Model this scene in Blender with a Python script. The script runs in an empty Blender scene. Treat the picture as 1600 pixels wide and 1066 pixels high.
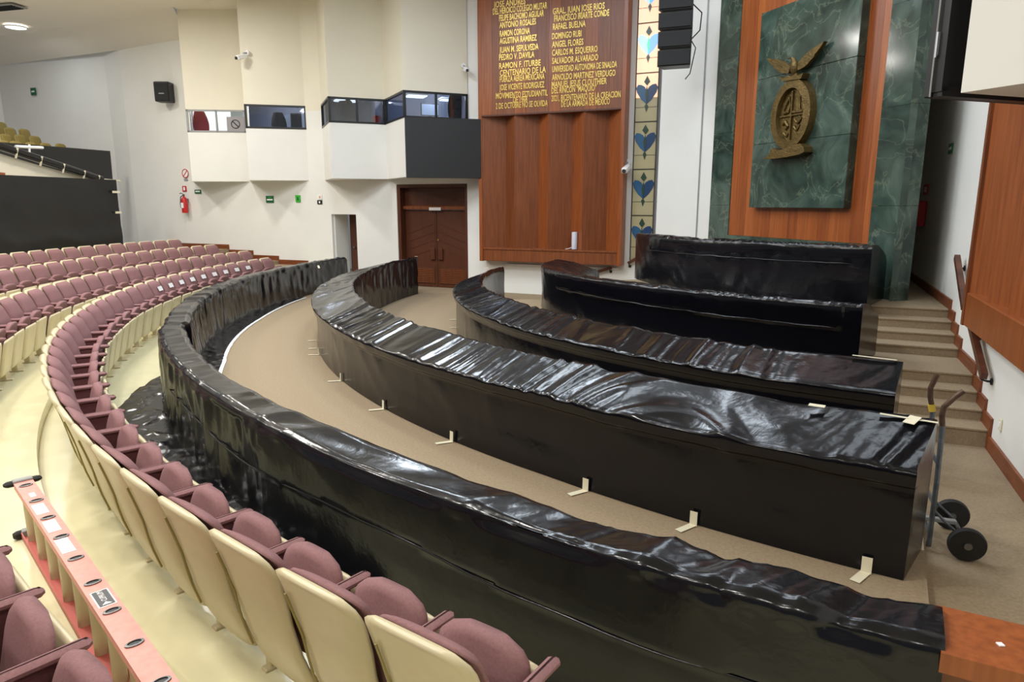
import bpy, math, random
from math import sin, cos, pi, radians, degrees, atan2, hypot, sqrt
from mathutils import Vector, Matrix, noise
random.seed(7)
SC = bpy.context.scene
COL = SC.collection

# ------------------------------------------------------------------ camera
CAM_H = 2.29
PITCH = math.atan(216 / 1067)
cam_d = bpy.data.cameras.new('camera'); cam_d.lens = 24.0; cam_d.sensor_width = 36.0
cam_d.clip_start = 0.05; cam_d.clip_end = 200
cam = bpy.data.objects.new('camera', cam_d); COL.objects.link(cam)
cam.location = (0, 0, CAM_H); cam.rotation_euler = (pi / 2 - PITCH, 0, 0)
SC.camera = cam
# ------------------------------------------------------------------ world, exposure
w = bpy.data.worlds.new('world'); SC.world = w; w.use_nodes = True
w.node_tree.nodes['Background'].inputs[0].default_value = (0.93, 0.95, 1.0, 1)
w.node_tree.nodes['Background'].inputs[1].default_value = 0.36
SC.view_settings.view_transform = 'Standard'
SC.view_settings.look = 'None'
SC.view_settings.gamma = 1.0
SC.view_settings.use_curve_mapping = False
SC.view_settings.exposure = -1.1
# ------------------------------------------------------------------ ceiling lamps of the hall; unseen cool panels added for polythene sheen
LAMP_SPOTS = [  # x, y, z, watts, size
    (-15.2, 22.4, 7.5, 70, .5), (-12.5, 17.5, 7.55, 440, .8), (-12.0, 11.0, 7.55, 500, .8), (-8.5, 16.5, 7.6, 460, .8),
    (-7.5, 10.5, 7.65, 560, .8), (-7.0, 5.5, 7.65, 600, .8), (-3.8, 13.0, 7.75, 460, 1.2), (-3.2, 8.3, 7.75, 420, 1.2),
    (-3.5, 3.2, 7.6, 540, .8), (-5.5, -0.5, 7.55, 460, .8), (-0.6, 12.6, 7.9, 270, 1.2), (0.6, 7.0, 7.9, 150, 1.3),
    (3.4, 11.8, 7.95, 160, 1.6), (4.2, 8.2, 7.95, 60, 1.3), (-0.9, 9.6, 7.9, 210, 1.1), (1.7, 9.4, 7.9, 160, 1.1), (-1.2, -1.8, 7.6, 260, .8)]
for i, (x, y, z, p, sz) in enumerate(LAMP_SPOTS):
    ld = bpy.data.lights.new('hall_lamp_light', 'AREA'); ld.shape = 'DISK' if sz < .6 else 'SQUARE'; ld.size = sz
    ld.energy = p; ld.color = (1.0, 0.965, 0.91) if .6 < sz < 1.1 else (0.80, 0.90, 1.0)
    lo = bpy.data.objects.new('hall_lamp_light', ld); COL.objects.link(lo); lo.location = (x, y, z - 0.03)

# ------------------------------------------------------------------ pixel helpers (1600 x 1066)
FP = 1067.0; SP, CP = sin(PITCH), cos(PITCH)
def ray(px, py):
    u = (px - 800) / FP; v = (py - 533) / FP
    return Vector((u, CP - v * SP, -SP - v * CP))
def gz(px, py, z):
    r = ray(px, py); t = (z - CAM_H) / r.z
    return Vector((r.x * t, r.y * t, z))
def onplane(px, py, a, b, off=0.0):
    """point seen at a pixel on the vertical plane through plan points a, b, moved off metres to its left side"""
    r = ray(px, py); d = Vector((b[0] - a[0], b[1] - a[1])).normalized(); n = Vector((-d.y, d.x))
    t = (n.dot(Vector(a)) + off) / (n.x * r.x + n.y * r.y)
    return Vector((r.x * t, r.y * t, CAM_H + r.z * t))

# ------------------------------------------------------------------ materials
def srgb(r, g, b):
    f = lambda c: (c / 255 / 12.92) if c <= 10 else ((c / 255 + 0.055) / 1.055) ** 2.4
    return (f(r), f(g), f(b), 1)
MATS = {}
def mat(name, col, rough=0.6, metal=0.0, spec=0.5, var=0.0, vscale=5.0, bump=0.0, bscale=30.0, stretch=(1, 1, 1), emit=None, estr=0.0, col2=None, detail=4.0, coat=0.0):
    m = bpy.data.materials.new(name); m.use_nodes = True
    nt = m.node_tree; N = nt.nodes; L = nt.links; b = N['Principled BSDF']
    b.inputs['Base Color'].default_value = col; b.inputs['Roughness'].default_value = rough
    b.inputs['Metallic'].default_value = metal; b.inputs['Specular IOR Level'].default_value = spec
    b.inputs['Coat Weight'].default_value = coat
    if emit:
        b.inputs['Emission Color'].default_value = emit; b.inputs['Emission Strength'].default_value = estr
    if var or bump or col2:
        tc = N.new('ShaderNodeTexCoord'); mp = N.new('ShaderNodeMapping'); mp.inputs['Scale'].default_value = stretch
        L.new(tc.outputs['Object'], mp.inputs['Vector'])
    if var or col2:
        nz = N.new('ShaderNodeTexNoise'); nz.inputs['Scale'].default_value = vscale; nz.inputs['Detail'].default_value = detail
        L.new(mp.outputs[0], nz.inputs['Vector'])
        cr = N.new('ShaderNodeValToRGB'); cr.color_ramp.elements[0].position = 0.3; cr.color_ramp.elements[1].position = 0.7
        c2 = col2 or tuple(c * (1 - var) for c in col[:3]) + (1,)
        c1 = col if col2 else tuple(min(1, c * (1 + var)) for c in col[:3]) + (1,)
        cr.color_ramp.elements[0].color = c2; cr.color_ramp.elements[1].color = c1
        L.new(nz.outputs['Fac'], cr.inputs[0]); L.new(cr.outputs[0], b.inputs['Base Color'])
    if bump:
        n2 = N.new('ShaderNodeTexNoise'); n2.inputs['Scale'].default_value = bscale; n2.inputs['Detail'].default_value = 3
        L.new(mp.outputs[0], n2.inputs['Vector'])
        bp = N.new('ShaderNodeBump'); bp.inputs['Strength'].default_value = bump; bp.inputs['Distance'].default_value = 0.02
        L.new(n2.outputs['Fac'], bp.inputs['Height']); L.new(bp.outputs[0], b.inputs['Normal'])
    MATS[name] = m
    return m
def wood(name, c1, c2, rough=0.4, scale=1.0, axis=(9, 9, 0.5)):
    return mat(name, c1, rough, col2=c2, vscale=3.0 * scale, stretch=axis, bump=0.05, bscale=8, detail=6)

M_white = mat('white_paint', srgb(232, 231, 226), 0.7, var=0.02, vscale=1.2)
M_cream = mat('cream_paint', srgb(228, 222, 204), 0.75, var=0.02, vscale=1.0)
M_ceil = mat('ceiling_paint', srgb(234, 226, 214), 0.85, var=0.02, vscale=0.6)
M_carpet = mat('beige_carpet', srgb(156, 139, 115), 0.95, spec=0.1, var=0.12, vscale=45, bump=0.4, bscale=260, detail=8)
M_tier = mat('cream_floor', srgb(230, 224, 186), 0.20, var=0.05, vscale=2.5, coat=0.3)
M_mauve = mat('mauve_fabric', srgb(140, 104, 105), 0.9, spec=0.2, var=0.10, vscale=90, bump=0.2, bscale=420)
M_mauve_d = mat('mauve_dark_fabric', srgb(112, 74, 76), 0.9, spec=0.2, var=0.08, vscale=60)  # dark upholstery tone with the shade under the armrests painted in
M_shell = mat('cream_plastic', srgb(204, 191, 156), 0.34, var=0.05, vscale=7)
M_metal = mat('grey_metal', srgb(120, 120, 118), 0.4, 0.8)
M_dark = mat('black_plastic', srgb(22, 22, 24), 0.45)
M_blackwall = mat('black_sheet_matte', srgb(20, 20, 23), 0.42, var=0.25, vscale=0.9, bump=0.4, bscale=2.2)
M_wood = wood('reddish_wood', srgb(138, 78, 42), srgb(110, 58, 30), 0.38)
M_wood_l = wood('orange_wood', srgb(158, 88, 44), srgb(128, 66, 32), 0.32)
M_wood_d = wood('dark_wood', srgb(92, 50, 30), srgb(76, 40, 24), 0.4)
M_base = wood('baseboard_wood', srgb(132, 72, 38), srgb(104, 52, 26), 0.45, axis=(0.6, 0.6, 9))
M_gold = mat('gold_letters', srgb(206, 176, 96), 0.35, 0.7)
M_bronze = mat('bronze', srgb(108, 88, 48), 0.45, 0.6, var=0.25, vscale=14, bump=0.5, bscale=40)
M_tape = mat('masking_tape', srgb(226, 220, 196), 0.7)
M_paper = mat('white_paper', srgb(240, 240, 240), 0.7)
M_pink = mat('pink_fibreglass', srgb(226, 150, 138), 0.5, var=0.08, vscale=30)
M_red = mat('red_paint', srgb(190, 34, 34), 0.4)
M_green = mat('sign_green', srgb(20, 96, 62), 0.5)
M_lime = mat('sign_lime', srgb(60, 176, 52), 0.5)
M_rubber = mat('rubber', srgb(26, 25, 24), 0.7)
M_steel = mat('worn_blue_steel', srgb(96, 104, 112), 0.45, 0.6, var=0.3, vscale=18)
M_rust = mat('rusty_brown_steel', srgb(82, 62, 50), 0.5, 0.5, var=0.3, vscale=22)
M_yellow = mat('yellow_tape', srgb(196, 170, 60), 0.6)
M_screen = mat('screen_black', srgb(32, 33, 35), 0.6)
M_glassdark = mat('window_frame_black', srgb(20, 20, 22), 0.35)
M_lens = mat('lamp_lens', srgb(255, 250, 240), 0.5, emit=(1, 0.97, 0.92, 1), estr=9.0)
M_olive = mat('olive_fabric', srgb(132, 116, 60), 0.85, var=0.1, vscale=40)
M_olive_s = mat('olive_shell', srgb(148, 134, 78), 0.5)
M_grey = mat('grey_plastic', srgb(150, 152, 152), 0.5)

def plastic_mat():
    m = bpy.data.materials.new('black_polythene'); m.use_nodes = True
    nt = m.node_tree; N = nt.nodes; L = nt.links; b = N['Principled BSDF']
    b.inputs['Base Color'].default_value = srgb(11, 12, 18); b.inputs['Roughness'].default_value = 0.19
    b.inputs['Specular IOR Level'].default_value = 0.5; b.inputs['IOR'].default_value = 1.46
    tc = N.new('ShaderNodeTexCoord')
    n1 = N.new('ShaderNodeTexNoise'); n1.inputs['Scale'].default_value = 9; n1.inputs['Detail'].default_value = 3; n1.inputs['Distortion'].default_value = 1.2
    v = N.new('ShaderNodeTexVoronoi'); v.inputs['Scale'].default_value = 16
    L.new(tc.outputs['Object'], n1.inputs['Vector']); L.new(n1.outputs['Color'], v.inputs['Vector'])
    n2 = N.new('ShaderNodeTexNoise'); n2.inputs['Scale'].default_value = 17; n2.inputs['Detail'].default_value = 2
    L.new(tc.outputs['Object'], n2.inputs['Vector'])
    ad = N.new('ShaderNodeMath'); ad.operation = 'ADD'
    L.new(n1.outputs['Fac'], ad.inputs[0]); L.new(n2.outputs['Fac'], ad.inputs[1])
    bp = N.new('ShaderNodeBump'); bp.inputs['Strength'].default_value = 0.07; bp.inputs['Distance'].default_value = 0.02
    L.new(ad.outputs[0], bp.inputs['Height']); L.new(bp.outputs[0], b.inputs['Normal'])
    return m
M_poly = plastic_mat()

def marble_mat():
    m = bpy.data.materials.new('green_marble'); m.use_nodes = True
    nt = m.node_tree; N = nt.nodes; L = nt.links; b = N['Principled BSDF']
    b.inputs['Roughness'].default_value = 0.12
    tc = N.new('ShaderNodeTexCoord')
    n1 = N.new('ShaderNodeTexNoise'); n1.inputs['Scale'].default_value = 1.6; n1.inputs['Detail'].default_value = 9; n1.inputs['Distortion'].default_value = 1.4
    L.new(tc.outputs['Object'], n1.inputs['Vector'])
    r1 = N.new('ShaderNodeValToRGB'); e = r1.color_ramp.elements
    e[0].position = 0.30; e[0].color = srgb(40, 52, 46); e[1].position = 0.72; e[1].color = srgb(88, 106, 96)
    x = e.new(0.5); x.color = srgb(60, 78, 69)
    L.new(n1.outputs['Fac'], r1.inputs[0])
    n2 = N.new('ShaderNodeTexNoise'); n2.inputs['Scale'].default_value = 1.7; n2.inputs['Detail'].default_value = 10; n2.inputs['Distortion'].default_value = 0.7
    L.new(tc.outputs['Object'], n2.inputs['Vector'])
    r2 = N.new('ShaderNodeValToRGB'); f = r2.color_ramp.elements
    f[0].position = 0.485; f[0].color = (0, 0, 0, 1); f[1].position = 0.515; f[1].color = (0, 0, 0, 1)
    y = f.new(0.5); y.color = (1, 1, 1, 1)
    L.new(n2.outputs['Fac'], r2.inputs[0])
    mx = N.new('ShaderNodeMix'); mx.data_type = 'RGBA'
    mx.inputs['B'].default_value = srgb(150, 160, 132)
    ml = N.new('ShaderNodeMath'); ml.operation = 'MULTIPLY'; ml.inputs[1].default_value = 0.26
    L.new(r2.outputs[0], ml.inputs[0]); L.new(ml.outputs[0], mx.inputs['Factor'])
    L.new(r1.outputs[0], mx.inputs['A']); L.new(mx.outputs['Result'], b.inputs['Base Color'])
    return m
M_marble = marble_mat()
def glass_mat():
    m = bpy.data.materials.new('booth_glass'); m.use_nodes = True
    nt = m.node_tree; N = nt.nodes; L = nt.links
    for n in list(N):
        if n.type != 'OUTPUT_MATERIAL': N.remove(n)
    t = N.new('ShaderNodeBsdfTransparent'); t.inputs[0].default_value = (0.74, 0.77, 0.82, 1)
    g = N.new('ShaderNodeBsdfGlossy'); g.inputs['Roughness'].default_value = 0.03
    mx = N.new('ShaderNodeMixShader'); mx.inputs[0].default_value = 0.12
    L.new(t.outputs[0], mx.inputs[1]); L.new(g.outputs[0], mx.inputs[2])
    L.new(mx.outputs[0], [n for n in N if n.type == 'OUTPUT_MATERIAL'][0].inputs[0])
    return m
M_glass = glass_mat()

# ------------------------------------------------------------------ mesh helpers
class MB:
    def __init__(s): s.v = []; s.f = []
    def add(s, vs, fs):
        o = len(s.v); s.v += [tuple(x) for x in vs]; s.f += [tuple(i + o for i in f) for f in fs]; return s
    def box(s, c, d, M=None):
        hx, hy, hz = d[0] / 2, d[1] / 2, d[2] / 2
        vs = [Vector((sx * hx, sy * hy, sz * hz)) for sz in (-1, 1) for sy in (-1, 1) for sx in (-1, 1)]
        if M is not None: vs = [M @ x for x in vs]
        vs = [x + Vector(c) for x in vs]
        return s.add(vs, [(0, 2, 3, 1), (4, 5, 7, 6), (0, 1, 5, 4), (2, 6, 7, 3), (0, 4, 6, 2), (1, 3, 7, 5)])
    def bbox(s, c, d, b=0.01, M=None):
        """box with chamfered edges"""
        hx, hy, hz = d[0] / 2, d[1] / 2, d[2] / 2; b = min(b, hx * .9, hy * .9, hz * .9)
        rings = []
        for z, k in ((-hz, b), (-hz + b, 0), (hz - b, 0), (hz, b)):
            x, y = hx - k, hy - k; e = b
            rings.append([(x - e, -y, z), (x, -y + e, z), (x, y - e, z), (x - e, y, z), (-x + e, y, z), (-x, y - e, z), (-x, -y + e, z), (-x + e, -y, z)])
        vs = [Vector(p) for r in rings for p in r]
        if M is not None: vs = [M @ x for x in vs]
        vs = [x + Vector(c) for x in vs]
        fs = [tuple(reversed(range(8))), tuple(range(24, 32))]
        for k in range(3):
            for i in range(8):
                j = (i + 1) % 8; fs.append((k * 8 + i, k * 8 + j, k * 8 + 8 + j, k * 8 + 8 + i))
        return s.add(vs, fs)
    def tube(s, pts, r, n=10, caps=True):
        pts = [Vector(p) for p in pts]; rs = r if isinstance(r, (list, tuple)) else [r] * len(pts)
        vs = []; fs = []; up = None
        for i, p in enumerate(pts):
            t = (pts[min(i + 1, len(pts) - 1)] - pts[max(i - 1, 0)]).normalized()
            if up is None: up = Vector((0, 0, 1)) if abs(t.z) < 0.9 else Vector((1, 0, 0))
            a = t.cross(up).normalized(); up = a.cross(t).normalized()
            for k in range(n):
                q = 2 * pi * k / n; vs.append(p + (a * cos(q) + up * sin(q)) * rs[i])
        for i in range(len(pts) - 1):
            for k in range(n):
                l = (k + 1) % n; fs.append((i * n + k, i * n + l, i * n + n + l, i * n + n + k))
        if caps: fs += [tuple(reversed(range(n))), tuple(range((len(pts) - 1) * n, len(pts) * n))]
        return s.add(vs, fs)
    def lathe(s, prof, c, M=None, n=20, closed=False):
        """profile (radius, height) turned about local z"""
        vs = []; fs = []
        if closed: prof = list(prof) + [prof[0]]
        for r, h in prof:
            for k in range(n):
                q = 2 * pi * k / n; vs.append(Vector((r * cos(q), r * sin(q), h)))
        if M is not None: vs = [M @ x for x in vs]
        vs = [x + Vector(c) for x in vs]
        for i in range(len(prof) - 1):
            for k in range(n):
                l = (k + 1) % n; fs.append((i * n + k, i * n + l, i * n + n + l, i * n + n + k))
        if not closed: fs += [tuple(reversed(range(n))), tuple(range((len(prof) - 1) * n, len(prof) * n))]
        return s.add(vs, fs)
    def prism(s, poly, ex):
        """closed polygon of 3-D points pushed along ex"""
        n = len(poly); vs = [Vector(p) for p in poly] + [Vector(p) + Vector(ex) for p in poly]
        fs = [tuple(reversed(range(n))), tuple(range(n, 2 * n))] + [(i, (i + 1) % n, n + (i + 1) % n, n + i) for i in range(n)]
        return s.add(vs, fs)
    def grid(s, rows):
        """rows of equally many points"""
        m = len(rows[0]); vs = [p for r in rows for p in r]
        fs = [(i * m + j, i * m + j + 1, (i + 1) * m + j + 1, (i + 1) * m + j) for i in range(len(rows) - 1) for j in range(m - 1)]
        return s.add(vs, fs)
    def mesh(s, name, m, smooth=False):
        me = bpy.data.meshes.new(name); me.from_pydata(s.v, [], s.f); me.update()
        if m: me.materials.append(m)
        if smooth:
            me.polygons.foreach_set('use_smooth', [True] * len(me.polygons))
            if smooth != 'all':
                try: me.set_sharp_from_angle(angle=radians(40))
                except Exception: pass
        return me
    def obj(s, name, m, parent=None, smooth=False, loc=None, M=None):
        return link(name, s.mesh(name, m, smooth), parent, loc, M)
def link(name, me, parent=None, loc=None, M=None):
    o = bpy.data.objects.new(name, me); COL.objects.link(o)
    if parent is not None: o.parent = parent
    if M is not None: o.matrix_local = M
    elif loc is not None: o.location = loc
    return o
def tag(o, label=None, cat=None, group=None, kind=None):
    if label: o['label'] = label
    if cat: o['category'] = cat
    if group: o['group'] = group
    if kind: o['kind'] = kind
    return o
def thing(name, label, cat, loc=(0, 0, 0), rz=0.0, group=None, kind=None):
    o = bpy.data.objects.new(name, None); COL.objects.link(o); o.location = loc; o.rotation_euler = (0, 0, rz)
    o.empty_display_size = 0.1
    return tag(o, label, cat, group, kind)
def struct(name):
    return tag(thing(name, None, None), kind='structure')
def frame_of(a, b, z=0.0, off=0.0):
    """matrix: local x along a->b, local y to the left of it, origin at a"""
    a = Vector(a); b = Vector(b); d = (b - a).normalized(); n = Vector((-d.y, d.x)); o = a + n * off
    return Matrix(((d.x, n.x, 0, o.x), (d.y, n.y, 0, o.y), (0, 0, 1, z), (0, 0, 0, 1)))
def wallseg(name, a, b, z0, z1, m, parent, t=0.12):
    """slab whose visible face runs a->b (room on the RIGHT of a->b), thickness to the left"""
    a = Vector(a); b = Vector(b); d = (b - a).normalized(); n = Vector((-d.y, d.x)) * t
    return MB().prism([(a.x, a.y, z0), (b.x, b.y, z0), (b.x, b.y, z1), (a.x, a.y, z1)], (n.x, n.y, 0)).obj(name, m, parent)

ORD = ['', 'first', 'second', 'third', 'fourth', 'fifth', 'sixth', 'seventh', 'eighth', 'ninth', 'tenth', 'eleventh', 'twelfth', 'thirteenth',
       'fourteenth', 'fifteenth', 'sixteenth', 'seventeenth', 'eighteenth', 'nineteenth']
TENS = {20: ('twentieth', 'twenty'), 30: ('thirtieth', 'thirty'), 40: ('fortieth', 'forty')}
def ordinal(n):
    if n < 20: return ORD[n]
    t = n // 10 * 10; return TENS[t][0] if n == t else TENS[t][1] + '-' + ORD[n - t]

# ------------------------------------------------------------------ plan of the hall: everything is concentric about C0
C0 = Vector((8.4, 14.5))
def pol(r, deg, z=0.0):
    return Vector((C0.x + r * cos(radians(deg)), C0.y + r * sin(radians(deg)), z))
def phi_of(p): return degrees(atan2(p[1] - C0.y, p[0] - C0.x)) % 360
def curve(c):
    return lambda d: sum(k * ((d - 210) / 30) ** (len(c) - 1 - i) for i, k in enumerate(c))
def LY(x): return 17.6 - 0.442 * x
def LP(x, off=0.0):
    """plan point on the long wall with the doors, off metres into the room"""
    n = Vector((-0.442, -1)).normalized(); return Vector((x, LY(x))) + n * off
LA, LB = (-10.4, LY(-10.4)), (3.4, LY(3.4))
def onL(px, py, off=0.0): return onplane(px, py, LA, LB, -off)

CEIL = 7.7
# ------------------------------------------------------------------ floors
def ring(r0, r1, d0, d1, z0, z1, n=120):
    b = MB(); rows = []
    for i in range(n + 1):
        d = d0 + (d1 - d0) * i / n
        rows.append([pol(r0, d, z0), pol(r0, d, z1), pol(r1, d, z1), pol(r1, d, z0)])
    b.grid(rows); return b
fl = struct('floor'); 
b = MB(); rows = []
for i in range(121):
    d = 150 + 91.2 * i / 120
    rows.append([pol(14.0, d, 0), pol(5.0, d, 0)])
b.grid(rows); b.obj('carpet', M_carpet, fl)
MB().prism([(-12, 25, -0.2), (12, 25, -0.2), (12, -4, -0.2), (-12, -4, -0.2)], (0, 0, 0.13)).obj('aisle_carpet', M_carpet, fl)
MB().prism([pol(14.0, 241.2, -0.07), pol(5.0, 241.2, -0.07), pol(5.0, 241.3, -0.07), pol(14.0, 241.3, -0.07)], (0, 0, 0.071)).obj('carpet_edge', M_carpet, fl)
ts = struct('floor_seating')
TIERZ = [0.0, 0.12, 0.25, 0.37]
TIERR = [13.95, 15.36, 16.56, 17.92, 20.6]
for k in range(4):
    ring(TIERR[k], TIERR[k + 1] + 0.02, 150, 262, -0.05, TIERZ[k]).obj('tier', M_tier, ts)

# ------------------------------------------------------------------ long wall with doors and booths
wb = struct('wall_back')
SD0, SD1 = onL(520, 380).x, onL(558, 380).x         # small door opening
DD0, DD1 = onL(622, 380).x, onL(731, 380).x         # double door opening
def lseg(x0, x1, z0, z1, m, t=0.14): return wallseg('wall_panel', LP(x1), LP(x0), z0, z1, m, wb, -t) if False else \
    MB().prism([(*LP(x0), z0), (*LP(x1), z0), (*LP(x1), z1), (*LP(x0), z1)], (*(-LP(x0, 1) + LP(x0)) * t, 0)).obj('wall_panel', m, wb)
Z_SILL, Z_BOXB, Z_TOP = 4.33, 2.95, 4.97
SDH, DDH = 1.97, 2.78
for x0, x1, z0, z1 in ((-10.45, SD0, -0.05, Z_BOXB + .4), (SD0, SD1, SDH, Z_BOXB + .4), (SD1, DD0, -0.05, Z_BOXB + .4), (DD0, DD1, DDH, Z_BOXB + .4), (DD1, 3.3, -0.05, Z_BOXB + .4)):
    lseg(x0, x1, z0, z1, M_white)
lseg(-1.15, 3.3, Z_BOXB + .4, 8.6, M_white)
lseg(-10.45, -9.8, Z_BOXB + .4, 7.5, M_white); lseg(-5.85, -5.3, Z_BOXB + .4, Z_TOP - .15, M_white); lseg(-5.85, -5.3, Z_TOP - .15, 8.6, M_cream)
wl = struct('wall_left')
WL = [(-10.45, 22.22), (-12.64, 23.35), (-13.5, 24.0), (-18.3, 25.7), (-24, 20)]
for a, c in zip(WL, WL[1:]): wallseg('wall_panel', c, a, -0.05, 7.4, M_white, wl, 0.14)
# booth plan points
B1 = [(-9.98, 21.99), (-9.54, 20.9), (-7.87, 21.08)]
B2 = [(-7.87, 21.08), (-7.41, 19.8), (-5.82, 20.19)]
B3 = [(-5.32, 19.95), (-4.72, 18.4), (-3.37, 18.95)]
B4 = [(-3.37, 18.95), (-2.63, 17.4), (-1.12, 18.05)]
def booth(idx, P, panes_front, side_glass, label):
    st = struct('wall_booth')
    for k in (0, 1):
        a, c = P[k], P[k + 1]
        solid = (k == 0 and not side_glass)
        if solid:
            wallseg('booth_front', c, a, Z_BOXB, Z_TOP, M_white, st, -0.1); wallseg('upper_front', c, a, Z_TOP, 8.6, M_cream, st, -0.1)
        else:
            wallseg('booth_front', c, a, Z_BOXB, Z_SILL, M_white, st, -0.1); wallseg('upper_front', c, a, Z_TOP, 8.6, M_cream, st, -0.1)
    wn = LP(P[0][0], -0.02), LP(P[2][0], -0.02)
    MB().prism([(*P[0], Z_BOXB), (*P[1], Z_BOXB), (*P[2], Z_BOXB), (*(Vector(P[2]) + Vector((.1, .3))), Z_BOXB), (*(Vector(P[0]) + Vector((.1, .3))), Z_BOXB)], (0, 0, -0.03)).obj('booth_soffit', M_white, st)
    # window
    win = struct('window_%d' % idx)
    segs = [(P[1], P[2], panes_front)] + ([(P[0], P[1], 1)] if side_glass else [])
    for a, c, n in segs:
        M = frame_of(a, c); L = (Vector(c) - Vector(a)).length; t = 0.05
        fb = MB()
        fb.box((L / 2, 0.02, Z_SILL + t / 2), (L, 0.06, t)); fb.box((L / 2, 0.02, Z_TOP - t / 2), (L, 0.06, t))
        for i in range(n + 1):
            x = min(max(L * i / n, t / 2), L - t / 2); fb.box((x, 0.02, (Z_SILL + Z_TOP) / 2), (t if 0 < i < n else t * 1.2, 0.06, Z_TOP - Z_SILL))
        fo = fb.obj('window_frame', M_glassdark if idx != 1 else M_grey, win, M=M)
        for i in range(n):
            MB().box((L * (i + .5) / n, 0.03, (Z_SILL + Z_TOP) / 2), (L / n - t, 0.008, Z_TOP - Z_SILL - 2 * t)).obj('pane', M_glass, win, M=M)
    # room behind
    rm = struct('wall_booth_room')
    a, c = Vector(P[1]), Vector(P[2]); M = frame_of(a, c); L = (c - a).length
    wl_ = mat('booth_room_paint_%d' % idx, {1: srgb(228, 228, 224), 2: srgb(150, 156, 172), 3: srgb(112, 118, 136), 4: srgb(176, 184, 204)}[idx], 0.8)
    rb = MB(); z0, z1 = Z_SILL - 1.0, Z_TOP + 0.35; bk = Vector((-.72, 1.75))
    e0 = Vector(P[0]) + Vector((.06, .10)); e2 = Vector(P[2]) + Vector((-.04, .10)); f1 = Vector(P[1]) + Vector((.06, .14))
    q0, q2 = e0 + bk, e2 + bk
    for g, h in ((e0, q0), (q0, q2), (q2, e2)): rb.add([(*g, z0), (*h, z0), (*h, z1), (*g, z1)], [(0, 1, 2, 3)])
    for zz_ in (z0, z1): rb.add([(*f1, zz_), (*e0, zz_), (*q0, zz_), (*q2, zz_), (*e2, zz_)], [(0, 1, 2, 3, 4)])
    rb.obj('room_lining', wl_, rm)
    return M, L
bm1 = booth(1, B1, 2, False, ''); bm2 = booth(2, B2, 1, False, ''); bm3 = booth(3, B3, 2, True, ''); bm4 = booth(4, B4, 2, True, '')

def ofs(Mx, x, y, z):
    return Mx @ Vector((x, y, z))
# booth contents -------------------------------------------------
def behind(P, px, py, depth):
    d = (Vector(P[2]) - Vector(P[1])).normalized(); n = Vector((-d.y, d.x)) * depth
    return onplane(px, py, Vector(P[1]) + n, Vector(P[2]) + n)
def office_chair(P, px, py, depth, m, label, w_=0.5, h=0.62):
    p = behind(P, px, py, depth); t = thing('office_chair', label, 'chair', p)
    prof = MB(); rows = []
    for i in range(9):
        s = i / 8; row = []
        ww = w_ / 2 * (0.80 + 0.20 * sin(pi * min(1, s * 1.2))) * (1 if s < 0.85 else 0.93 - (s - .85) * 1.2)
        for j in range(7):
            q = -1 + 2 * j / 6; row.append((q * ww, 0.06 * (q * q) - 0.08 * s, h * s))
        rows.append(row)
    prof.grid(rows)
    rows2 = [[(x_, y_ + 0.07, z_) for (x_, y_, z_) in reversed(r)] for r in rows]
    prof.grid(rows2); prof.obj('backrest', m, t, smooth=True)
    MB().bbox((0, -0.10, -0.1), (w_ * .9, 0.3, 0.1), 0.03).obj('seat', m, t)
    MB().tube([(0, -.10, -.15), (0, -.10, -.46)], 0.03).obj('stem', M_dark, t)
    lb = MB()
    for k in range(5):
        a = 2 * pi * k / 5; lb.tube([(0, -.10, -.46), (.2 * cos(a), -.10 + .2 * sin(a), -.52)], 0.02, 6)
    lb.obj('star_base', M_dark, t)
    return t
office_chair(B1, 314, 210, .55, M_red, 'red high-backed chair behind the leftmost booth window', 0.46, 0.66)
office_chair(B3, 541, 196, .8, M_dark, 'black office chair behind the tall booth glass left of the screen booth', 0.46, 0.72)
office_chair(B4, 713, 190, .55, M_dark, 'black office chair behind the glass above the black screen', 0.44, 0.75)
office_chair(B2, 436, 210, .45, M_dark, 'dark armchair silhouette inside the second booth from the left', 0.42, 0.60)
# bright daylight window and notice in booth 1
p1 = MB().box((0, 0, 0), (1.15, 0.03, 1.0)).obj('daylight_window', mat('daylight_pane', srgb(250, 255, 240), 0.5, emit=(0.95, 1, 0.9, 1), estr=2.2), None, M=Matrix.Translation(behind(B1, 331, 188, 1.5)) @ bm1[0].to_3x3().to_4x4())
tag(p1, 'bright daylit window on the back wall of the leftmost booth', 'window')
nt_ = thing('no_smoking_notice', 'grey no-smoking notice on the glass of the leftmost booth', 'notice'); nt_.matrix_world = Matrix.Translation(behind(B1, 368, 194, -.02)) @ bm1[0].to_3x3().to_4x4()
MB().box((0, 0, 0), (0.50, 0.008, 0.42)).obj('sheet', mat('notice_grey', srgb(150, 146, 150), .7), nt_)
MB().lathe([(.13, -.004), (.13, .004), (.105, .004), (.105, -.004)], (0, -.008, 0.0), Matrix.Rotation(pi / 2, 3, 'X'), 24, True).obj('ring', M_dark, nt_)
MB().box((0, -.009, 0), (.22, .006, .03), Matrix.Rotation(radians(45), 3, 'Y')).obj('slash', M_dark, nt_)
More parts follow.
